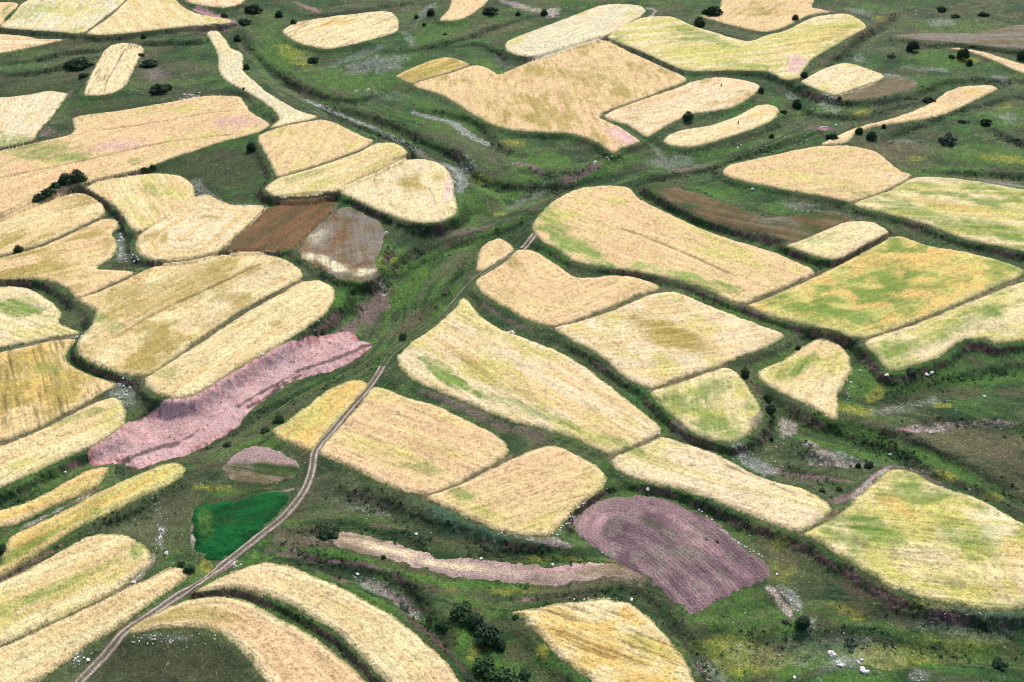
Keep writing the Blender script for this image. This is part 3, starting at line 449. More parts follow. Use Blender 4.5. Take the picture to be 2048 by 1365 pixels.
def grain(name, scale, lo, hi, bump, bscale, stretch=None, specks=False, row=False):
    m, n, b = mat_new(name); N = n.nodes; L = n.links
    at_ = N.new('ShaderNodeAttribute'); at_.attribute_name = 'Col'
    geo = N.new('ShaderNodeNewGeometry')
    t = N.new('ShaderNodeTexNoise'); t.inputs['Scale'].default_value = scale; t.inputs['Detail'].default_value = 4; t.inputs['Roughness'].default_value = .7
    L.new(geo.outputs['Position'], t.inputs['Vector'])
    mr = N.new('ShaderNodeMapRange'); mr.inputs[1].default_value = .32; mr.inputs[2].default_value = .68; mr.inputs[3].default_value = lo; mr.inputs[4].default_value = hi
    L.new(t.outputs[0], mr.inputs[0])
    mx = N.new('ShaderNodeVectorMath'); mx.operation = 'SCALE'; L.new(at_.outputs['Color'], mx.inputs[0]); L.new(mr.outputs[0], mx.inputs['Scale'])
    out = mx.outputs[0]
    if specks:
        st = N.new('ShaderNodeAttribute'); st.attribute_name = 'stony'
        v = N.new('ShaderNodeTexVoronoi'); v.inputs['Scale'].default_value = 1.1; L.new(geo.outputs['Position'], v.inputs['Vector'])
        ms = N.new('ShaderNodeMath'); ms.operation = 'MULTIPLY_ADD'; ms.inputs[1].default_value = .26; ms.inputs[2].default_value = .035; L.new(st.outputs['Fac'], ms.inputs[0])
        lt = N.new('ShaderNodeMath'); lt.operation = 'LESS_THAN'; L.new(v.outputs['Distance'], lt.inputs[0]); L.new(ms.outputs[0], lt.inputs[1])
        wn_ = N.new('ShaderNodeMix'); wn_.data_type = 'RGBA'; wn_.inputs[7].default_value = (.62, .60, .57, 1)
        sc_ = N.new('ShaderNodeMath'); sc_.operation = 'MULTIPLY'; sc_.inputs[1].default_value = .75; L.new(lt.outputs[0], sc_.inputs[0])
        L.new(sc_.outputs[0], wn_.inputs[0]); L.new(out, wn_.inputs[6]); out = wn_.outputs[2]
    L.new(out, b.inputs['Base Color'])
    t2 = N.new('ShaderNodeTexNoise'); t2.inputs['Scale'].default_value = bscale; t2.inputs['Detail'].default_value = 3; L.new(geo.outputs['Position'], t2.inputs['Vector'])
    bp = N.new('ShaderNodeBump'); bp.inputs['Strength'].default_value = bump; bp.inputs['Distance'].default_value = .25
    L.new(t2.outputs[0], bp.inputs['Height']); L.new(bp.outputs[0], b.inputs['Normal'])
    return m
M_ground = grain('grassland', 1.5, .66, 1.34, .6, 2.2, specks=True)
M_crop = grain('ripe_crop', 2.0, .82, 1.17, .6, 2.6)
M_soilf = grain('bare_soil', 2.6, .55, 1.4, .9, 2.4)
def plain(name, rgb, var=.5, scale=3., rough=.85):
    m, n, b = mat_new(name, rough); N = n.nodes; L = n.links
    g_ = N.new('ShaderNodeNewGeometry'); t = N.new('ShaderNodeTexNoise'); t.inputs['Scale'].default_value = scale; t.inputs['Detail'].default_value = 4
    L.new(g_.outputs['Position'], t.inputs['Vector']); r = N.new('ShaderNodeValToRGB'); L.new(t.outputs[0], r.inputs[0])
    r.color_ramp.elements[0].position = .3; r.color_ramp.elements[1].position = .7
    r.color_ramp.elements[0].color = [q*(1-var) for q in rgb]+[1]; r.color_ramp.elements[1].color = [min(q*(1+var), 1) for q in rgb]+[1]
    L.new(r.outputs[0], b.inputs['Base Color']); return m
M_rock = plain('limestone', (.60, .58, .55), .25, 4)
M_wood = plain('weathered_wood', (.10, .075, .055), .4, 6)

# ------------------------------------------------------------------ ground sheet
fid = np.arange(NR*NC).reshape(NR, NC)
Qall = np.stack([fid[:-1, :-1], fid[:-1, 1:], fid[1:, 1:], fid[1:, :-1]], -1).reshape(-1, 4)
Zdrop = ZG-.35*sm(.6, 2.0, s1)
Cg = C.copy()
g = mesh_np('ground', np.stack([X, Y, Zdrop], 1), Qall, M_ground, Cg, dict(stony=stony)); tag(g, kind='structure')
# wide terrain around and beyond it
n_ = 60; a_ = np.linspace(-9000, 9000, n_); AX, AY = np.meshgrid(a_, a_); AZ = -14+8*(N1.f(AX/900+50, AY/900+50, 3)-.5)
ai = np.arange(n_*n_).reshape(n_, n_); AQ = np.stack([ai[:-1, :-1], ai[:-1, 1:], ai[1:, 1:], ai[1:, :-1]], -1).reshape(-1, 4)
o = mesh_np('terrain', np.stack([AX.ravel(), AY.ravel(), AZ.ravel()], 1), AQ, M_ground, np.tile(g_mid, (n_*n_, 1)), dict(stony=np.zeros(n_*n_))); tag(o, kind='structure')

# ------------------------------------------------------------------ field objects
CB = [  # colour patches inside the crops
 ('green',40,612,60,24,0,.75),('green',35,620,36,14,0,.6),('green',215,655,36,18,-30,.6),('green',75,300,110,22,-8,.6),('green',120,320,50,12,0,.5),('green',270,325,16,8,0,.6),('pink',240,292,50,10,8,.8),('peach',330,255,150,20,12,.6),('peach',120,360,160,16,18,.6),('pink',480,245,50,12,0,.5),
 ('olive',330,590,80,30,25,.6),('olive',250,600,50,30,20,.5),('olive',420,560,60,24,25,.5),('pale',520,560,90,16,30,.6),('pale',420,640,60,20,30,.5),('peach',450,655,60,8,32,.6),('green',340,760,30,14,0,.5),
 ('olive',80,740,80,30,-10,.6),('green',90,745,30,16,0,.4),('green',150,845,50,10,18,.7),('olive',60,550,100,10,0,.4),
 ('olive',1335,672,80,20,-24,.95),('olive',1380,690,34,12,-20,.7),('pale',1450,640,90,22,-18,.6),('pale',1230,660,60,16,0,.4),('peach',1190,585,70,20,-5,.6),('tan',1010,600,50,14,-30,.5),
 ('green',1100,440,26,50,40,.65),('lgreen',1160,500,80,18,-25,.7),('green',1150,490,80,16,-25,.5),('green',1420,575,80,12,-18,.7),('lgreen',1330,548,90,10,-12,.6),('peach',1260,430,110,18,-20,.5),
 ('green',1780,580,110,12,27,.75),('green',1900,570,40,14,10,.6),('green',1640,630,90,10,-12,.6),('green',1560,610,40,12,0,.5),('gold',1820,530,110,16,-8,.6),('gold',1880,610,110,8,24,.6),('lgreen',1720,640,70,16,10,.5),
 ('green',1950,640,70,20,20,.6),('pale',1850,712,60,12,18,.7),('pale',2000,660,90,14,5,.6),('green',1860,690,60,14,20,.4),
 ('green',1850,440,150,14,-18,.6),('green',2000,470,90,16,-15,.7),('gold',1900,420,110,8,-12,.6),('pale',1850,365,90,8,-5,.6),('yg',1640,365,90,8,-10,.4),
 ('green',870,730,60,16,-35,.7),('green',930,775,80,12,-25,.8),('green',1080,830,110,12,-22,.7),('green',1230,890,60,12,-20,.6),('olive',960,740,60,10,-40,.6),('olive',1050,790,60,8,-30,.5),('pale',1000,700,110,20,-25,.6),('tan',930,690,60,14,20,.5),('peach',1200,800,90,16,-35,.4),
 ('yg',760,900,80,16,-20,.6),('green',830,940,50,10,-12,.6),('peach',900,860,90,16,-25,.6),('olive',880,905,60,8,-20,.4),('yg',640,840,40,12,30,.6),
 ('green',920,995,36,14,-20,.6),('yg',960,1030,60,12,-20,.6),('peach',1080,940,90,26,10,.6),('yg',1080,1062,40,8,0,.6),
 ('green',1740,1070,90,30,-20,.75),('dgreen',1720,1100,26,10,-20,.4),('gold',1790,1020,60,16,-30,.6),('green',1930,1090,60,36,-30,.6),('pale',1900,1150,90,16,-20,.5),('pale2',1990,1060,40,40,0,.5),('peach',2030,1150,18,60,15,.7),('pale',2040,1170,14,30,0,.8),('grey',1880,1178,50,7,-10,.6),('green',1840,960,50,10,-25,.5),('olive',1990,1195,60,10,0,.4),
 ('green',110,1180,110,10,24,.65),('green',275,1110,16,24,20,.7),('yg',230,1150,50,10,36,.7),('gold',240,1160,40,6,36,.7),('green',60,1100,60,10,30,.6),('green',150,1050,90,8,26,.6),('gold',280,970,70,6,26,.7),('olive',100,1020,60,8,25,.5),
 ('olive',420,1235,60,14,-5,.5),('peach',620,1300,70,14,-38,.6),('pale',560,1150,70,8,-15,.5),('yg',700,1240,40,8,-38,.3),
 ('gold',1230,1320,80,26,-20,.8),('yg',1300,1300,36,16,-30,.6),('gold',1180,1270,60,14,-30,.5),('pale',1200,1215,60,9,0,.5),
 ('green',1420,790,60,26,20,.55),('green',1350,820,30,24,-40,.6),('pale',1470,830,26,30,30,.5),('grey',1510,855,14,26,-30,.7),('green',1590,735,60,14,30,.8),('pale',1640,780,26,34,0,.6),
 ('green',60,25,60,16,12,.4),('green',700,285,20,6,0,.3),('green',620,360,50,7,18,.5),('pk2',720,265,40,10,-25,.5),('olive',820,375,22,26,0,.6),('olive',875,355,18,12,0,.5),('pk2',900,360,8,40,-10,.7),('green',300,380,40,14,0,.4),
 ('olive',1130,150,110,12,-6,.5),('olive',1180,200,90,12,-10,.45),('peach',1090,170,130,14,-14,.6),('pk2',1240,278,30,12,-25,.8),('olive',1040,230,90,10,-14,.4),('gold',1640,80,90,14,18,.5),('yg',1420,110,110,16,-5,.6),('green',1400,75,70,10,-20,.6),('green',1490,135,50,6,-5,.6),('pk2',1590,130,18,16,0,.8),('olive',1520,25,60,8,0,.5),
 ('yg',1280,42,0.1,0.1,0,.0),('rust',680,480,40,22,40,.8),('rust',620,505,26,12,0,.7),('pale2',660,532,50,9,-22,.95),('pale2',730,550,26,10,10,.9),('pale2',640,470,26,12,40,.5),('grey',730,470,34,34,0,.6),('dgreen',700,560,10,4,0,.3),
 ('dgreen',1310,378,20,6,0,.5),('rust',1380,400,50,9,-20,.6),('rust',1620,450,50,10,-8,.6),('lgreen',1640,490,40,10,10,.5),('grey',1540,448,50,8,-8,.6),('pink',1190,1030,30,20,30,.5),('pink',1400,1080,100,14,-35,.35),('dgreen',1300,1045,26,9,-15,.4),
 ('pink',1130,1135,60,7,5,.8),('pale',760,1092,70,9,-12,.8),('pale',880,1125,70,7,-6,.7),('green',410,1040,16,30,0,.3),('dgreen',470,1045,26,8,0,.4)]
GROOVES = [(.5,[(200,706),(300,637),(420,577),(500,536),(528,527)]),(.45,[(1225,448),(1290,470),(1400,520),(1480,560)]),(.5,[(-60,372),(0,358),(150,326),(310,288),(420,272),(510,264)]),
 (.45,[(180,262),(330,240),(420,222),(480,218)]),(.45,[(250,92),(232,130),(205,182)]),(.35,[(1010,515),(1035,500)]),(.4,[(1440,930),(1520,965),(1600,1000)])]
grv = np.zeros(NV, np.float32)
for hw, P in GROOVES:
    W = wpts(P, .5); i = sel(W[:, 0].min()-3, W[:, 0].max()+3, W[:, 1].min()-3, W[:, 1].max()+3)
    d, sg, tt = pline(X[i], Y[i], W); grv[i] = np.maximum(grv[i], (1-sm(hw*.5, hw*1.5, d+.5*(N4.f(X[i]/2, Y[i]/2, 2)-.5)))*sm(0, .15, tt)*sm(0, .15, 1-tt)*(.3+1.2*N1.f(X[i]/5, Y[i]/5, 2)).clip(0, 1))
CC = np.zeros((NV, 3), np.float32); rowv = np.zeros(NV, np.float32); rowu = np.zeros(NV, np.float32)
for k, f in enumerate(F):
    i = np.nonzero((own == k) & (s1 > -6))[0]; f['i'] = i
    W = f['w']; c0 = W.mean(0); D = W-c0; ev, evec = np.linalg.eigh(D.T@D)
    ax = evec[:, 1]; u = (X[i]-c0[0])*ax[0]+(Y[i]-c0[1])*ax[1]; v = -(X[i]-c0[0])*ax[1]+(Y[i]-c0[1])*ax[0]
    if f['r'] == 'e': v = s1[i].astype(float)
    elif f['r']:
        hh_, tl_, yc_ = TP[f['t']]; sp = cr(f['r'], False, 5); gx, gy = at_plane(sp[:, 0], sp[:, 1], hh_, tl_, yc_)
        v, sg_, tt_ = pline(X[i], Y[i], np.stack([gx, gy], 1)); v = v*(sg_ if f['k'] != 'F1' else 1); u = tt_*120
    v = v+1.0*(N5.f(u/30+k, v/9, 2)-.5)
    rowv[i] = v; rowu[i] = u
    A, B, Cc, am = f['c']
    st = N1.f(u/28+k*3, v/2.6+k, 4); st2 = N2.f(u/9+k, v/3.0, 4); lo = N3.f(X[i]/17+k, Y[i]/17, 4)
    if f['k'] in ('D9','D3','C16','D4','E7','A15','B4','C17','D2','A12','B9'): st = .35*st+.65*N1.f(X[i]/6+k*3, Y[i]/4.5, 5); st2 = N2.f(X[i]/5, Y[i]/4+k, 5)
    am = am*.82
    m = .30*0
    CC[i] = PAL[A]
    mix(CC, i, PAL[B], sm(.40, .62, st))
    mix(CC, i, PAL[Cc], sm(.66-.42*am, .86-.42*am, .5*lo+.5*st2)*.85)
    edge = sm(3.2, 1.0, s1[i])*sm(-.4, .6, s1[i]) if False else (1-sm(.8, 2.6, s1[i]))
    if f['H'] > .5 and f['n'] == WF: mix(CC, i, PAL['pale'], edge*.3)
for (c, px, py, rx, ry, ang, st) in CB:
    if st == 0: continue
    i = blob_sel(px, py, rx, ry)
    if len(i) == 0: continue
    m = blob_m(i, px, py, rx, ry, ang, .6); st_n = np.clip(.5+1.6*(N2.f((rowu[i]+X[i]*0)/9, rowv[i]/1.5, 3)-.5), 0, 1)
    if c in ('pale2', 'rust', 'grey', 'green', 'lgreen', 'gold', 'dgreen'): m = m*.4+.6*sm(.3, .65, m*.65+.9*(N6.f(X[i]/1.8, Y[i]/1.5, 4)-.5)+.05)*(m > .02)
    mix(CC, i, PAL[c], m*st*(.45+1.0*st_n))
fine = .5*n1+.5*wn
for k, f in enumerate(F):
    i = f['i']; s = s1[i]+.5*(wn[i]-.5)*(f['H'] > .5); H = f['H']*.68; v = rowv[i]; crop = f['n'] in (WF, 'green_crop_field')
    # fine colour flecks: dark stalk gaps and bright ears
    fl = .4*N6.f((X[i]*.8+Y[i]*.6)/.8, (Y[i]*.8-X[i]*.6)/.8, 2)+.6*wn[i]; u_ = rowu[i]; rowl = .6*N4.f(v/.62+k, u_/8, 2)+.4*N1.f(v/1.7+k, u_/16, 2); rowl = np.clip((rowl-.5)*1.5+.5, 0, 1)
    if crop:
        mul = .60+.48*fl+.32*rowl+.12*(n4[i]-.5)+.16*(N1.f(X[i]/1.9+k, Y[i]/1.6, 3)-.5)
        dk = sm(.60, .75, .6*N2.f(X[i]/.8, Y[i]/.7, 2)+.4*wn[i]); mul = mul*(1-.34*dk); mul = np.where(wn[i] > .88, mul*1.18, mul)
        relief = (fl-.5)*.34+(rowl-.5)*.26+(N3.f(X[i]/2.4, Y[i]/2.4, 2)-.5)*.15
    else:
        fur = .5+.5*np.sin(v*2*math.pi/.95+2.5*N3.f(X[i]/4, Y[i]/4, 2))
        mul = .42+.75*fl+.35*rowl+.08*fur+.42*(N1.f(X[i]/2, Y[i]/2, 3)-.5)
        relief = (fl-.5)*.12+(fur-.5)*.11*(1 if f['n'] == 'ploughed_field' else .4)
    if f['k'] in ('A15', 'A6', 'E7', 'B10'): mul = mul*(1-.35*(rowl < .3))
    gv = grv[i] if crop else 0
    if crop and f['n'] == WF:
        mix(CC, i, S(160,140,90), dk*.35); mix(CC, i, S(104,112,62), (1-sm(-.1, .75, s1[i]+.9*(N5.f(X[i]/1.1, Y[i]/1.1, 3)-.5)))*.7)
    CC[i] *= mul[:, None]; CC[i] = CC[i]*(1-.45*np.asarray(gv).reshape(-1, 1) if crop else 1)
    hh = (H+relief*sm(-.2, .8, s))*sm(-.3, 1.3, s)**.8*(1-.8*gv if crop else 1)+ (0 if crop else .04*sm(0, .5, s))
    z = np.where(s > -.35, ZG[i]+hh, ZG[i]-.3)
    zz = np.full(NV, 0., np.float32) if k == 0 else zz
    zz[i] = z
    inn = np.zeros(NV, bool); inn[i[s > -.3]] = True
    has = np.zeros(NV, bool); has[i] = True
    r0, r1 = i.min()//NC, i.max()//NC
    q = Qall[max(r0-1, 0)*(NC-1):(min(r1+1, NR-1))*(NC-1)]
    q = q[inn[q].any(1)]
    vid = np.unique(q); 
    # neighbours that belong to another plot: keep just under the ground
    miss = vid[~has[vid]]; zz[miss] = ZG[miss]-.35; CC[miss] = CC[i[len(i)//2]] if len(miss) else CC[miss]
    mp = np.full(NV, -1, np.int64); mp[vid] = np.arange(len(vid))
    V = np.stack([X[vid], Y[vid], zz[vid]], 1); org = (W_ := f['w'].mean(0)); org = (W_[0], W_[1], float(TP[f['t']][0]))
    ob = mesh_np(f['n'], V, mp[q], M_crop if crop else M_soilf, CC[vid], origin=org)
    cat = {'wheat_field': 'field', 'fallow_field': 'fallow field', 'ploughed_field': 'ploughed field', 'green_crop_field': 'crop field'}[f['n']]
    grp = {'wheat_field': 'wheat fields on the terraces', 'fallow_field': 'fallow plots among the wheat'}.get(f['n'])
    tag(ob, f['l'], cat, grp, 'thing')


# ------------------------------------------------------------------ dirt tracks: two worn ruts with a grassy crown
def track(P, width, worn, label_col):
    P = np.array(P, float); sp = cr(P, False, 10); ctr = []
    for px, py in sp:
        x, y, z = hit(px, py); ctr.append((x, y))
    ctr = np.array(ctr)
    d = np.r_[0, np.cumsum(np.linalg.norm(np.diff(ctr, axis=0), axis=1))]; n = int(d[-1]/.45)+2; t = np.linspace(0, d[-1], n)
    cx = np.interp(t, d, ctr[:, 0]); cy = np.interp(t, d, ctr[:, 1])
    k = np.ones(9)/9; cx[4:-4] = np.convolve(cx, k, 'valid'); cy[4:-4] = np.convolve(cy, k, 'valid')
    tx = np.gradient(cx); ty = np.gradient(cy); L = np.hypot(tx, ty); nx, ny = -ty/L, tx/L
    m = 25; off = np.linspace(-width/2, width/2, m)
    wob = .25*(N1.v(t/6, t*0)-.5)
    XX = cx[:, None]+nx[:, None]*(off[None]+wob[:, None]); YY = cy[:, None]+ny[:, None]*(off[None]+wob[:, None])
    zz_ = Zat(XX.ravel(), YY.ravel()).reshape(XX.shape)
    ks = np.ones(5)/5
    o_ = off[None]/(width/2); rut = np.exp(-((np.abs(o_)-.47)/.17)**2)
    edge = 1-np.abs(o_)**4
    zz_ = zz_+.16*edge-.20*(1-edge)-.05*rut+.05*(N2.f(XX, YY, 3)-.5)
    cc = np.zeros(XX.shape+(3,), np.float32)+(S(112,106,84) if worn > .8 else S(70,90,50))
    r_ = np.clip(rut*worn*(.05+1.7*N3.f(XX/2.2, YY/2.2, 4)), 0, 1)[..., None]
    cc = cc*(1-r_)+label_col*r_
    cc *= (.75+.5*N5.f(XX*2.2, YY*2.2, 2))[..., None]
    ii = np.arange(n*m).reshape(n, m); q = np.stack([ii[:-1, :-1], ii[:-1, 1:], ii[1:, 1:], ii[1:, :-1]], -1).reshape(-1, 4)
    o = mesh_np('dirt_track', np.stack([XX.ravel(), YY.ravel(), zz_.ravel()], 1), q, M_soilf, cc.reshape(-1, 3)); tag(o, kind='structure')
dust = S(196,178,172)
track([(140,1385),(170,1352),(215,1306),(245,1268),(290,1238),(345,1200),(400,1165),(450,1128),(520,1072),(575,1026),(610,980),(624,940),(630,902),(664,862),(700,818),(738,775),(765,733)], 2.6, 1.0, dust)
track([(765,733),(785,706),(830,672),(878,640),(905,610),(935,578),(960,552)], 2.6, .38, S(150,142,120))
track([(885,632),(915,596),(945,562),(975,540),(1010,515),(1036,502)], 2.2, .55, dust)
track([(1045,498),(1058,484),(1070,468)], 3.0, .9, dust)
track([(400,925),(480,875),(560,820),(640,775),(720,735),(790,690),(850,650)], 2.2, .4, S(150,148,110))

# ------------------------------------------------------------------ shrubs
def mat_leaf(name, a, b):
    m, n, bs = mat_new(name, .7, .2); N = n.nodes; L = n.links
    oi = N.new('ShaderNodeAttribute'); oi.attribute_name = 'tone'
    mx = N.new('ShaderNodeMix'); mx.data_type = 'RGBA'; mx.inputs[6].default_value = (*a, 1); mx.inputs[7].default_value = (*b, 1)
    L.new(oi.outputs['Fac'], mx.inputs[0]); L.new(mx.outputs[2], bs.inputs['Base Color']); return m
M_leaf = [mat_leaf('dark_leaves', (.012, .030, .014), (.045, .10, .035)), mat_leaf('green_leaves', (.022, .05, .018), (.06, .12, .03)), mat_leaf('grey_leaves', (.03, .055, .04), (.07, .10, .07))]
def leaf_cloud(seed, lobes, n, size, flat=.8):
    r = np.random.RandomState(seed); P = []; A = []
    for (cx, cy, cz, R) in lobes:
        k = int(n*R*R/sum(l[3]**2 for l in lobes)); d = r.normal(size=(k, 3)); d /= np.linalg.norm(d, axis=1)[:, None]
        d[:, 2] = np.where(d[:, 2] < -.75, -d[:, 2], d[:, 2]); rad = R*(.62+.42*r.rand(k)**.6)
        clump = N5.f(d[:, 0]*3+seed, d[:, 1]*3+cz+d[:, 2]*2, 2)
        p = np.array([cx, cy, cz])+d*(rad*(.72+.5*clump))[:, None]*np.array([1, 1, flat]); p[:, 2] = np.maximum(p[:, 2], .02)
        P.append(p); A.append(d+r.normal(size=(k, 3))*.55)
    P = np.concatenate(P); A = np.concatenate(A); A /= np.linalg.norm(A, axis=1)[:, None]; k = len(P)
    B = np.cross(A, r.normal(size=(k, 3))); B /= np.linalg.norm(B, axis=1)[:, None]; Cx = np.cross(A, B)
    sz = (size*(.6+.8*r.rand(k)))[:, None]
    V = np.stack([P-B*sz, P+Cx*sz*.6, P+B*sz, P-Cx*sz*.6], 1).reshape(-1, 3)
    Q = np.arange(4*k).reshape(k, 4); tone = np.repeat(np.clip(r.rand(k)*.7+.5*(N6.f(P[:, 0]*2, P[:, 1]*2+P[:, 2], 2)-.3), 0, 1), 4)
    return V, Q, tone
def lobes(seed, n, spread, R0, H):
    r = np.random.RandomState(seed); out = [(0, 0, H*.4, R0)]
    for q in range(n):
        a = r.rand()*6.28; d = spread*(.4+.6*r.rand()); out.append((math.cos(a)*d, math.sin(a)*d, H*(.15+.35*r.rand()), R0*(.4+.35*r.rand())))
    return out
def stem_mesh(seed, H):
    r = np.random.RandomState(seed); V = []; Q = []
    for s_ in range(5):
        a = r.rand()*6.28; tip = np.array([math.cos(a)*.35, math.sin(a)*.35, H*(.6+.3*r.rand())]); b = len(V)
        for lv in range(4):
            t = lv/3; c = tip*t*np.array([t, t, 1]); rr = .05*(1-.75*t)
            for kk in range(5): V.append(c+np.array([math.cos(kk*1.2566)*rr, math.sin(kk*1.2566)*rr, 0]))
        for lv in range(3):
            for kk in range(5): Q.append([b+lv*5+kk, b+lv*5+(kk+1) % 5, b+(lv+1)*5+(kk+1) % 5, b+(lv+1)*5+kk])
    V = np.array(V); V[:, 2] -= .15; return V, np.array(Q)
# kinds: round bush, low spreading bush, tall tree-like bush, thin patchy bush -- unit radius about 1
PROTO = []
for kind_, (seed, nl, spr, R0, H, n, sz, fl, mi) in enumerate([(1,6,.55,.68,1.3,1500,.085,.95,0),(2,9,.75,.5,.7,1500,.085,.7,0),(3,7,.5,.62,1.9,1700,.085,1.15,0),(4,9,.8,.38,.6,900,.08,.7,2),(5,8,.6,.6,1.1,1600,.085,.9,1)]):
    V, Q, tone = leaf_cloud(seed, lobes(seed, nl, spr, R0, H), n, sz, fl)
    cm = mesh_np('crown', V, Q, M_leaf[mi], attrs=dict(tone=tone), smooth=False)
    V, Q = stem_mesh(seed, H*.8); tm = mesh_np('trunk', V, Q, M_wood)
    PROTO.append((cm, tm))
used = [False]*5
def shrub(px, py, wpx, kind_, label, group=None, squash=1.0, name='shrub'):
    x, y, z = hit(px, py); R = wpx/px_per_m(px, py)/2
    e = bpy.data.objects.new(name, None); COL.objects.link(e); e.empty_display_size = .5
    e.location = (x, y, z-.05); a = random.random()*6.28; e.rotation_euler = (0, 0, a); e.scale = (R, R*.9, R*squash)
    for p in PROTO[kind_]:
        o = p if not used[kind_] else p.copy()
        if used[kind_]: COL.objects.link(o)
        o.parent = e
    used[kind_] = True
    tag(e, label, 'shrub', group); return e
